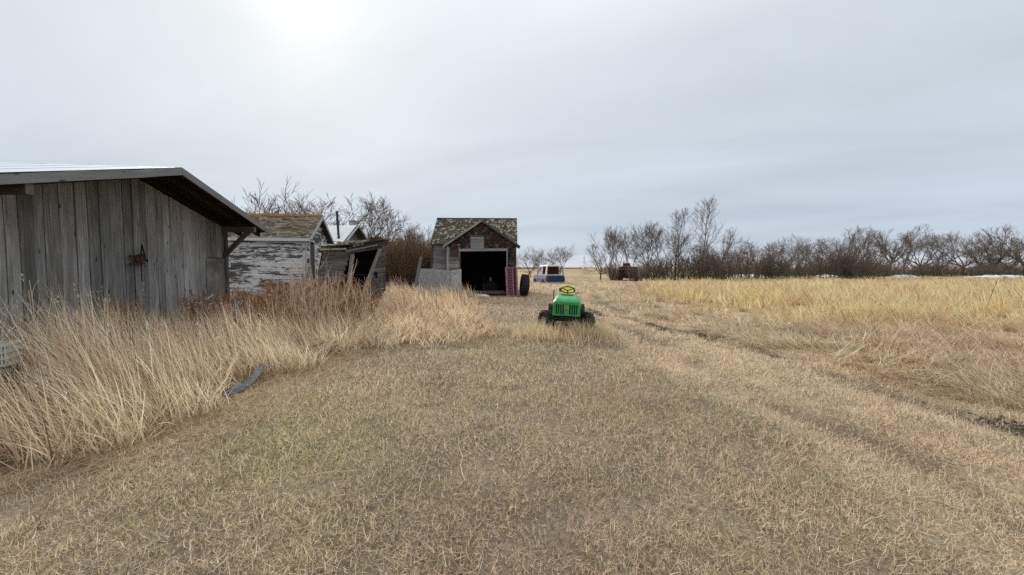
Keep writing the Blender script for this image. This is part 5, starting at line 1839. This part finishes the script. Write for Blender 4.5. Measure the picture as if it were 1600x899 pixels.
def tall_grass():
    parts = []
    # uncut grass in front of the sheds
    for y0, y1, dens, wd in ((1.5, 4.2, 1450, 0.0062), (4.2, 6.5, 1150, 0.0078), (6.5, 10, 700, 0.0105), (10, 15, 340, 0.016), (15, 23.5, 150, 0.024)):
        x, y = scatter(-17, 1.5, y0, y1, dens, 1.2)
        lt = left_tall(x, y)
        keep = (lt > 0) & ~blocked(x, y)
        clump = vnoise(x, y, 0.33) * 0.6 + vnoise(x, y, 0.9) * 0.4
        keep &= RNG.random(len(x)) < 0.12 + 1.2 * sstep(0.33, 0.62, clump)
        x, y, lt = x[keep], y[keep], lt[keep]
        n = len(x)
        P = np.stack([x, y, ground_z(x, y) - 0.01], -1)
        c = palette(n, ((0.76, 0.61, 0.42), (0.63, 0.49, 0.31), (0.9, 0.79, 0.60), (0.44, 0.31, 0.185), (0.24, 0.155, 0.09), (0.72, 0.59, 0.43)), (5, 3.5, 7, 2.5, 2.2, 4), 0.2)
        warm = sstep(7, 11, y)[:, None]
        c = c * (1 + warm * np.array([0.06, -0.02, -0.06])) * (0.82 + 0.36 * vnoise(x, y, 0.7))[:, None]
        near = sstep(6.6, 5.2, y)
        hmax = 0.98 * near + (1 - near) * 0.72
        hmax = np.where((x > -3.2) & (y > 7), 0.55, hmax)
        hmax = np.where((x > -0.6) & (y < 10.5), 0.42, hmax)
        hmax = np.where((y > 13.0), 0.62, hmax)
        hmax = hmax * (0.65 + 0.35 * sstep(0.0, 0.7, lt)) * (0.72 + 0.55 * vnoise(x, y, 1.2))
        hmax = np.where((x < -5.0) & (y < 11), hmax * 1.22, hmax)
        hmax = np.where((x < -2.0) & (y > 13.5), hmax * 1.3, hmax)
        hmax = np.where((x < -2.4) & (x > -5.4) & (y > 16.5) & (y < 19.9), hmax * 1.25, hmax)
        # the drooping fountain-shaped tussocks before the garage
        tus = (x > -3.6) & (y > 7) & (y < 13)
        cx = np.round((x + 0.31 * np.round(y / 0.62)) / 0.62) * 0.62 - 0.31 * np.round(y / 0.62)
        cy = np.round(y / 0.62) * 0.62
        rad = np.arctan2(y - cy, x - cx)
        L = hmax * RNG.uniform(0.35, 1.15, n)
        az = np.where(x < -3.0, np.pi, np.pi * (0.9 + 0.25 * vnoise(x, y, 2.0))) + RNG.normal(0, 0.55, n) + (vnoise(x, y, 0.9) - 0.5) * 2.0
        az = np.where(tus, rad + RNG.normal(0, 0.4, n), az)
        edge = sstep(0.55, 0.0, lt)
        az = np.where(RNG.random(n) < edge * 0.45, RNG.normal(-0.6, 0.7, n), az)
        lean = np.abs(RNG.normal(0.16, 0.2, n)) + edge * 0.12
        curl = np.abs(RNG.normal(0.4, 0.5, n))
        broke = RNG.random(n) < 0.17
        curl = np.where(broke, RNG.uniform(1.2, 2.4, n), curl)
        wl = wd * RNG.uniform(0.7, 1.6, n) * np.where(RNG.random(n) < 0.12, 1.9, 1.0)
        lean = np.where(tus, lean + 0.1, lean)
        curl = np.where(tus, RNG.uniform(0.5, 1.9, n), curl)
        bl = make_blades(P, az, lean, curl, L * np.where(tus, 1.25, 1.0), wl, c, 4 if (y0 < 6) else 3)
        parts.append(bl)
        tips = bl[0].reshape(n, -1, 3)[:, -1]
        pk = np.repeat(np.nonzero((RNG.random(n) < 0.05) & (L > 0.5) & ~broke & (y < 11))[0], 6)
        m = len(pk)
        tp = tips[pk] - np.array([0, 0, 1.0]) * RNG.uniform(0, 0.11, (m, 1))
        parts.append(make_blades(tp, az[pk] + RNG.normal(0, 1.0, m), RNG.uniform(0.2, 1.0, m), RNG.uniform(0, 0.6, m), RNG.uniform(0.03, 0.06, m), wd * RNG.uniform(0.8, 1.3, m), np.clip(c[pk] * 1.1, 0, 0.9), 1))
        # thatch of fallen leaves at the foot
        k = RNG.random(n) < 0.5
        m = int(k.sum())
        ang = RNG.uniform(0, 6.28, m)
        parts.append(make_blades(P[k], ang, RNG.uniform(0.9, 1.5, m), RNG.normal(0.2, 0.4, m), RNG.uniform(0.12, 0.4, m), wd * RNG.uniform(0.8, 1.5, m), c[k] * 0.9, 2, floor=0.01))
    # fringe laid over the lawn edge
    x, y = scatter(-5.0, 1.5, 1.6, 10, 950, 1)
    lt = left_tall(x, y)
    keep = (lt > -1.0) & (lt < 0.12) & (RNG.random(len(x)) < np.clip(1.1 + lt * 1.2, 0.08, 1))
    x, y = x[keep], y[keep]
    n = len(x)
    P = np.stack([x, y, ground_z(x, y) + 0.01], -1)
    c = palette(n, ((0.60, 0.47, 0.29), (0.48, 0.36, 0.21), (0.38, 0.27, 0.15)), (3, 3, 2))
    parts.append(make_blades(P, RNG.normal(0.5, 0.9, n), RNG.uniform(1.2, 1.55, n), RNG.normal(0.05, 0.15, n), RNG.uniform(0.15, 0.5, n), 0.005 * RNG.uniform(0.7, 1.4, n), c, 3, floor=0.012))
    V, T, C = merge(parts)
    o = np_mesh('tall_dry_grass', V, T, M['straw'], C)
    tag(o, 'tall straw-coloured uncut grass in front of the sheds and garage', 'grass', kind='stuff')
    return len(T)


def tractor_grass():
    x, y = RNG.normal(1.25, 0.75, 8000), RNG.normal(9.0, 0.40, 8000)
    keep = (x > 0.0) & (x < 2.5) & (y < 10.6)
    under = (x > 0.8) & (x < 1.75) & (y > 8.85)
    keep &= RNG.random(len(x)) < sstep(0.3, 0.6, vnoise(x, y, 0.3)) + 0.25
    x, y, under = x[keep], y[keep], under[keep]
    n = len(x)
    P = np.stack([x, y, ground_z(x, y) - 0.01], -1)
    c = palette(n, ((0.74, 0.59, 0.38), (0.63, 0.49, 0.30), (0.86, 0.73, 0.52), (0.44, 0.31, 0.18)), (4, 3, 4, 2))
    L = np.where(under, 0.6, 1.0) * RNG.uniform(0.16, 0.48, n) * (0.75 + 0.5 * vnoise(x, y, 0.5)) * np.clip(1.15 - np.abs(x - 1.25) / 2.2, 0.5, 1)
    v = make_blades(P, RNG.uniform(0, 6.28, n), np.abs(RNG.normal(0.2, 0.2, n)), np.abs(RNG.normal(0.4, 0.4, n)), L, 0.0085 * RNG.uniform(0.6, 1.4, n), c, 3)
    o = np_mesh('tractor_tuft_grass', *v[:2], M['straw'], v[2])
    tag(o, 'tufts of dry grass grown up around the lawn tractor wheels', 'grass', kind='stuff')
    return len(v[1])


def field_grass():
    parts = []
    # flattened long grass between the track and the field
    for y0, y1, dens, wd in ((2.5, 6, 1250, 0.0068), (6, 10, 760, 0.0098), (10, 16, 360, 0.014), (16, 30, 120, 0.024)):
        x, y = scatter(2.5, 16, y0, y1, dens, 1.5)
        off = x - np.interp(y, TRK_Y, RUT_R)
        keep = (off > 0.55 + (vnoise(x, y, 0.6) - 0.5) * 1.2) & (right_tall(x, y) < 0.9) & (mud(x, y) < 0.3)
        keep &= RNG.random(len(x)) < sstep(0.1, 0.9, off) + 0.1
        x, y = x[keep], y[keep]
        n = len(x)
        P = np.stack([x, y, ground_z(x, y) + RNG.uniform(0, 0.16, n) * sstep(0.35, 0.75, 0.6 * vnoise(x, y, 0.8) + 0.4 * vnoise(x, y, 0.3))], -1)
        c = palette(n, ((0.68, 0.55, 0.38), (0.58, 0.46, 0.31), (0.79, 0.67, 0.49), (0.42, 0.30, 0.19), (0.26, 0.18, 0.11)), (4, 4, 3, 3, 2.5), 0.22)
        c = c * (0.8 + 0.4 * vnoise(x, y, 0.6))[:, None]
        az = np.pi * 0.95 + (vnoise(x, y, 1.1) - 0.5) * 5.0 + (vnoise(x, y, 0.4) - 0.5) * 3.5 + RNG.normal(0, 0.55, n)
        up = RNG.random(n) < 0.12
        lean = np.where(up, RNG.uniform(0.5, 1.1, n), RNG.uniform(1.15, 1.55, n))
        parts.append(make_blades(P, az, lean, RNG.normal(0.1, 0.22, n), RNG.uniform(0.15, 0.55, n), wd * RNG.uniform(0.7, 1.5, n), np.clip(c * 1.12, 0, 0.92), 3, phi=az + np.pi / 2 + RNG.normal(0, 0.5, n), floor=0.0, twist=RNG.normal(0, 1.0, n)))
    V, T, C = merge(parts)
    o = np_mesh('flattened_grass', V, T, M['straw'], C)
    tag(o, 'pale flattened long grass combed over along the wheel track', 'grass', kind='stuff')
    n1 = len(T)
    parts = []
    for y0, y1, dens, wd, xr, per in ((2.5, 9, 20, 0.0115, 14, 26), (9, 15, 17, 0.016, 22, 24), (15, 24, 10, 0.026, 34, 20), (24, 36, 4.2, 0.044, 50, 17), (36, 58, 1.5, 0.075, 80, 15)):
        tx, ty = scatter(5, xr, y0, y1, dens, 2)
        rt = right_tall(tx, ty)
        keep = (rt > 0) & ~((tx > 13.2) & (tx < 16.2) & (ty > 48) & (ty < 52))
        K = sstep(0.33, 0.6, 0.5 * vnoise(tx, ty, 0.9) + 0.5 * vnoise(tx, ty, 2.9))
        keep &= RNG.random(len(tx)) < 0.3 + 0.8 * K
        keep &= RNG.random(len(tx)) < 1 - 0.65 * sstep(34, 46, ty)
        tx, ty, rt, K = tx[keep], ty[keep], rt[keep], K[keep]
        nt_ = len(tx)
        size = RNG.uniform(0.6, 1.3, nt_) * (0.6 + 0.6 * K)
        back = sstep(0.9, 2.6, rt + (vnoise(tx, ty, 1.2) - 0.5) * 2.0) * sstep(8.5, 13, ty) * (1 - 0.8 * sstep(34, 46, ty))
        wind = np.pi * 0.95 + (vnoise(tx, ty, 2.2) - 0.5) * 2.6
        a = palette(nt_, ((0.66, 0.51, 0.36), (0.54, 0.40, 0.28), (0.74, 0.61, 0.45), (0.40, 0.28, 0.185)), (4, 4, 3, 2), 0.12)
        b = palette(nt_, ((0.78, 0.60, 0.335), (0.68, 0.51, 0.275), (0.85, 0.70, 0.44), (0.55, 0.41, 0.225)), (4, 3, 4, 2), 0.14)
        tc_ = a * (1 - back[:, None]) + b * back[:, None]
        idx = np.repeat(np.arange(nt_), per)
        n = len(idx)
        r = np.abs(RNG.normal(0, 0.13, n)) * (1 + 0.6 * (y0 > 20)) * size[idx]
        ang = RNG.uniform(0, 2 * np.pi, n)
        x, y = tx[idx] + r * np.cos(ang), ty[idx] + r * np.sin(ang)
        P = np.stack([x, y, ground_z(x, y) - 0.01], -1)
        c = np.clip(tc_[idx] * (1 + RNG.normal(0, 0.25, (n, 1))), 0.03, 0.92)
        bk = back[idx]
        L = (0.40 + 0.24 * bk) * size[idx] * RNG.uniform(0.45, 1.2, n)
        mixw = RNG.random(n) < 0.45
        az = np.where(mixw, wind[idx] + RNG.normal(0, 0.5, n), ang + RNG.normal(0, 0.4, n))
        lean = np.abs(RNG.normal(0.22, 0.2, n)) + (1 - bk) * RNG.uniform(0.05, 0.6, n)
        curl = RNG.uniform(0.1, 1.3, n) + (1 - bk) * RNG.uniform(0, 0.7, n)
        parts.append(make_blades(P, az, lean, curl, L, wd * RNG.uniform(0.55, 1.4, n), c, 3, floor=0.01))
    V, T, C = merge(parts)
    o = np_mesh('field_grass', V, T, M['straw'], C)
    tag(o, 'tall golden dry grass standing in the field right of the track', 'grass', kind='stuff')
    return n1 + len(T)


def mud_clods():
    V, T, off = [], [], 0
    rg = np.random.default_rng(77)
    octa = np.array([(1, 0, 0), (-1, 0, 0), (0, 1, 0), (0, -1, 0), (0, 0, 1), (0, 0, -1)], float)
    tri_ = np.array([(0, 2, 4), (2, 1, 4), (1, 3, 4), (3, 0, 4), (2, 0, 5), (1, 2, 5), (3, 1, 5), (0, 3, 5)])
    for mx, my, rx, ry in MUD:
        for k in range(150 if my < 12 else 60):
            x, y = mx + rg.normal(0, rx * 0.75), my + rg.normal(0, ry * 0.6)
            if mud(np.array([x]), np.array([y]))[0] < 0.2 and rg.random() < 0.8:
                continue
            r = rg.gamma(2.2, 0.0045) + 0.003
            v = octa * r * rg.uniform(0.5, 1.5, (6, 3)) * np.array([1.2, 1.2, 0.8])
            a = rg.uniform(0, 6.28)
            v = np.stack([v[:, 0] * math.cos(a) - v[:, 1] * math.sin(a), v[:, 0] * math.sin(a) + v[:, 1] * math.cos(a), v[:, 2]], -1)
            V.append(v + np.array([x, y, gz(x, y) + r * 0.2]))
            T.append(tri_ + off)
            off += 6
    o = np_mesh('mud_clods', np.concatenate(V), np.concatenate(T), M['mud'])
    tag(o, 'crumbled dark soil clods along the muddy wheel ruts', 'soil', kind='stuff')


M['mud'] = plain('dark damp soil', (0.075, 0.057, 0.043), 0.95, 0, 0.4, 12)
mud_clods()
tri = [mown_grass(), tall_grass(), tractor_grass(), field_grass()]
print('GRASS TRIS', tri, sum(tri))


# ------------------------------------------------------------------ weeds, stalks and litter
def weed(name, x, y, H, stems, spread, mat, label, cat, seed, twigs=5, r=0.006, lean=(0, 0), seedhead=None, group=None):
    rg = np.random.default_rng(seed)
    st, tw = [], []
    for s in range(stems):
        a = rg.uniform(0, 6.28)
        p = np.array([math.cos(a), math.sin(a), 0]) * spread * math.sqrt(rg.random())
        d = np.array([lean[0] + rg.normal(0, 0.16), lean[1] + rg.normal(0, 0.16), 1.0])
        L = H * rg.uniform(0.6, 1.05)
        q, qr = branch(rg, p, d, L, r * rg.uniform(0.8, 1.2), r * 0.5, 6, 0.05, 0.0)
        st.append((q, qr))
        for j in range(twigs):
            i = int(rg.integers(2, 6))
            t = (q[i + 1] - q[i]) / np.linalg.norm(q[i + 1] - q[i])
            w, wr = branch(rg, q[i], side_dir(rg, t, rg.uniform(0.3, 0.9)), L * rg.uniform(0.08, 0.26), r * 0.55, r * 0.35, 3, 0.12, 0.06)
            tw.append((w, wr))
    root = empty(name, (x, y, gz(x, y)))
    a = tubes_to_mesh('stems', st, 4, mat)
    a.parent = root
    if tw and stems <= 3:
        for t_ in tw:
            tubes_to_mesh('twig', [t_], 4, mat).parent = root
    elif tw:
        b = tubes_to_mesh('twigs', tw, 3, mat)
        b.parent = root
    if seedhead is not None:
        V, T, off = [], [], 0
        for q, _ in st + tw:
            for k in range(26 if len(q) > 4 else 8):
                f = rg.uniform(0.5, 1.0) * (len(q) - 1)
                i = min(int(f), len(q) - 2)
                p = q[i] + (q[i + 1] - q[i]) * (f - i) + rg.normal(0, 0.014, 3)
                s = rg.normal(0, 0.011, (3, 3))
                V.append(p + s)
                T.append([off, off + 1, off + 2])
                off += 3
        c = np_mesh('seed_heads', np.concatenate(V), np.array(T), seedhead)
        c.parent = root
        c['kind'] = 'stuff'
    return tag(root, label, cat, group)


# brown bushy weeds between shed corner and white house
brown = [(-6.75, 10.3, 1.3), (-6.3, 9.8, 1.2), (-5.9, 10.4, 1.4), (-5.5, 9.9, 1.3), (-5.1, 10.4, 1.45), (-4.8, 9.8, 1.35), (-4.5, 10.3, 1.45), (-6.9, 11.6, 1.5), (-5.9, 11.6, 1.6), (-5.0, 11.4, 1.6), (-4.2, 9.9, 1.25), (-5.7, 9.1, 0.95), (-4.9, 9.0, 0.95),
         (-6.2, 9.0, 0.9), (-6.9, 9.4, 1.2), (-7.0, 10.0, 1.35), (-6.5, 10.9, 1.5), (-4.0, 10.6, 1.4), (-5.4, 10.9, 1.5)]
for i, (x, y, h) in enumerate(brown):
    weed('brown_weed', x, y, h * 0.86, 30, 0.36, M['weed_brown'], 'rust-brown bushy dry weed standing right of the plank shed corner', 'weed', 100 + i, 9, 0.005, group='brown weeds by the shed corner', seedhead=M['weed_brown'])
for i, (x, y, h) in enumerate(((-6.5, 6.6, 1.15), (-6.7, 8.45, 1.1))):
    weed('brown_weed', x, y, h, 30, 0.2, M['weed_brown'], ('brown tufted weed against the middle of the plank shed wall', 'brown tufted weed before the plywood patch on the shed')[i], 'weed', 130 + i, 8, 0.005, seedhead=M['weed_brown'])
weed('dock_weed', -6.45, 8.15, 1.5, 3, 0.08, M['weed_dark'], 'dark red dock seed stalk standing against the plank shed wall', 'weed', 140, 7, 0.006, (0.05, 0), M['weed_dark'])
weed('pale_stalks', -6.15, 4.95, 1.5, 9, 0.28, M['weed_pale'], 'pale branching dry weed at the left edge before the plank wall', 'weed', 141, 7, 0.007, (-0.05, 0))
weed('pale_stalks', -5.75, 5.5, 1.1, 7, 0.3, M['weed_pale'], 'shorter pale branching weed right of the left-edge weed, before the wall', 'weed', 142, 7, 0.006, (0.15, 0))
for i, (x, y, h, n, lab) in enumerate((
        (-4.3, 8.7, 1.95, 16, 'tallest pale dry stalks standing in front of the leaning shack'),
        (-4.75, 8.9, 1.75, 14, 'pale dry stalks in front of the white house door'),
        (-3.85, 8.6, 1.6, 14, 'pale dry stalks right of the tallest stalks before the shack'),
        (-5.3, 9.3, 1.7, 12, 'thin pale stalks rising above the brown weeds by the white house'),
        (-3.4, 9.2, 1.35, 12, 'pale arching stalks before the black shack doorway'),
        (-3.0, 8.3, 0.85, 10, 'short pale stalks at the edge of the cut lawn below the shack'))):
    weed('pale_stalks', x, y, h, n, 0.3, M['weed_pale'], lab, 'weed', 150 + i, 7, 0.0075, (0.02, 0))
weed('dark_sapling', -3.6, 9.0, 1.0, 3, 0.08, M['bark'], 'small dark sapling in the tall grass below the shack doorway', 'sapling', 170, 7, 0.007, (-0.08, 0))
weed('dark_sapling', 17.5, 14.6, 1.2, 1, 0.02, M['bark'], 'single dark weed stem standing in the golden field at the right', 'weed', 171, 4, 0.012, (0.25, 0))
weed('dark_sapling', 18.4, 15.0, 0.9, 1, 0.02, M['bark'], 'low bent dark weed stem right of the taller one in the golden field', 'weed', 172, 3, 0.012, (0.9, 0))
for i, (x, y) in enumerate(((-4.4, 14.2), (-3.9, 14.6))):
    weed('bare_sapling', x, y, 1.55 - 0.2 * i, 3, 0.1, M['weed_pale'], ('pale sapling right of the leaning shack wall', 'second pale sapling right of the shack, nearer the sheets')[i], 'sapling', 180 + i, 5, 0.012, (0.1, 0))


def twig_litter(name, x, y, rz, L, forks, label, seed):
    rg = np.random.default_rng(seed)
    n = 7
    pts = np.stack([np.linspace(0, L, n), np.cumsum(rg.normal(0, L * 0.025, n)), np.zeros(n)], -1)
    lines = [(pts, np.linspace(0.0035, 0.002, n))]
    for k in range(forks):
        i = int(rg.integers(2, n - 1))
        d = np.array([1.0, rg.choice([-1, 1]) * rg.uniform(0.5, 1.4), 0.1])
        q, r = branch(rg, pts[i], d, L * rg.uniform(0.12, 0.35), 0.0026, 0.0016, 4, 0.12, 0.02)
        lines.append((q, r))
    for q, r in lines:
        cx, cy = x + q[:, 0] * math.cos(rz) - q[:, 1] * math.sin(rz), y + q[:, 0] * math.sin(rz) + q[:, 1] * math.cos(rz)
        q[:, 2] = q[:, 2] + ground_z(cx, cy) + 0.035
    o = tubes_to_mesh(name, lines, 5, M['weed_pale'])
    o.location = (x, y, 0)
    o.rotation_euler = (0, 0, rz)
    tag(o, label, 'dry stalk')


twig_litter('fallen_stalk', -0.34, 2.85, R(100), 0.75, 4, 'forked pale stalk lying on the lawn at the middle of the yard', 1)
twig_litter('fallen_stalk', -1.75, 4.45, R(8), 0.3, 2, 'short pale straw lying on the lawn left of centre', 2)
twig_litter('fallen_stalk', 2.55, 2.75, R(-16), 0.8, 1, 'long pale straw lying on the lawn near the right edge', 3)
twig_litter('fallen_stalk', -1.6, 2.9, R(14), 0.4, 0, 'single pale straw lying on the lawn at the left foreground', 4)


# curled grey board lying at the edge of the grass
def curled_board():
    A, C_ = Vector((-3.5, 4.75, 0.02)), Vector((-3.66, 5.75, 0.10))
    n = 12
    vs, fs = [], []
    for i in range(n + 1):
        f = i / n
        p = A.lerp(C_, f) + Vector((0.10 * math.sin(f * math.pi), 0, 0.03 * f * f + 0.02))
        for s, dz in ((-1, 0.0), (1, -0.03 + 0.06 * f)):
            q = p + Vector((s * 0.045, -s * 0.02, dz + (0.05 if s < 0 else 0)))
            vs += [q, q + Vector((0, 0, -0.018))]
    for i in range(n):
        a = i * 4
        fs += [(a, a + 2, a + 6, a + 4), (a + 1, a + 5, a + 7, a + 3), (a, a + 4, a + 5, a + 1), (a + 2, a + 3, a + 7, a + 6)]
    fs += [(0, 1, 3, 2), (n * 4, n * 4 + 2, n * 4 + 3, n * 4 + 1)]
    o = MB().add(vs, fs).build('curled_board', M['board_grey'], None)
    tag(o, 'curled weathered grey board lying at the lawn edge by tall grass', 'board')
    o = board(None, (-3.9, 7.15, 0.06), (-3.5, 7.4, 0.2), (0.3, -0.6, 0), 0.09, 0.02, M['board_grey'], 'broken_board')
    tag(o, 'short grey broken board end sticking out of the grass by the lawn', 'board')


M['board_grey'] = plain('silvery weathered board', (0.15, 0.145, 0.145), 0.9, 0, 0.5, 14, (0.04, 0.036, 0.034), 0.1)
M['old_board'] = peeling_paint('last white flakes on a grey board', (0.5, 0.5, 0.5), (0.07, 0.065, 0.06), (0.2, 0.19, 0.18), 0.6)
curled_board()

# fallen painted boards by the shed corner
o = board(None, at(305, 477, 9.0), at(336, 474, 9.3), (0, 0.6, 1), 0.13, 0.03, M['old_board'], 'fallen_board')
tag(o, 'fallen chipped white board lying in weeds below the plywood patch', 'board')
o = board(None, at(321, 470, 9.05), at(335, 459, 9.2), (0, 0.2, 1), 0.04, 0.03, M['old_board'], 'fallen_board')
tag(o, 'thin white stick angled up from the fallen white board', 'board')
o = board(None, at(364, 494, 9.0), at(376, 470, 9.3), (1, 0, 0.3), 0.13, 0.03, M['old_board'], 'fallen_board')
tag(o, 'chipped white board slanting up through the brown weeds', 'board')


def crate():
    p = at(-13, 557, 4.6)
    root = empty('plastic_crate', (p.x, p.y, p.z - 0.11), R(30), 'pale slotted plastic crate half hidden in tall grass at left edge', 'crate')
    W, H = 0.34, 0.26
    for k, (ax, s) in enumerate((('x', -1), ('x', 1), ('y', -1), ('y', 1))):
        b = MB()
        for i, z in enumerate((0.02, 0.095, 0.17, 0.245)):
            c = (s * W / 2, 0, z) if ax == 'x' else (0, s * W / 2, z)
            b.box(c, (0.014, W, 0.032) if ax == 'x' else (W - 0.016, 0.014, 0.032))
        for i in range(9):
            t = -W / 2 + 0.012 + i * (W - 0.024) / 8
            c = (s * (W / 2 + 0.0), t, H / 2) if ax == 'x' else (t * 0.94, s * (W / 2), H / 2)
            b.box(c, (0.01, 0.016, H) if ax == 'x' else (0.016, 0.01, H))
        b.build('side', M['crate'], root)
    MB().box((0, 0, 0.006), (W, W, 0.012)).build('base', M['crate'], root)
    MB().box((0.0, 0, 0.11), (W - 0.05, W - 0.05, 0.2)).build('dark_filler', M['black_wood'], root)  # added black box that makes the slots read as shaded
    MB().box((0.0, 0, -0.2), (0.3, 0.3, 0.38)).build('timber_block', M['dark_wood'], root)


crate()
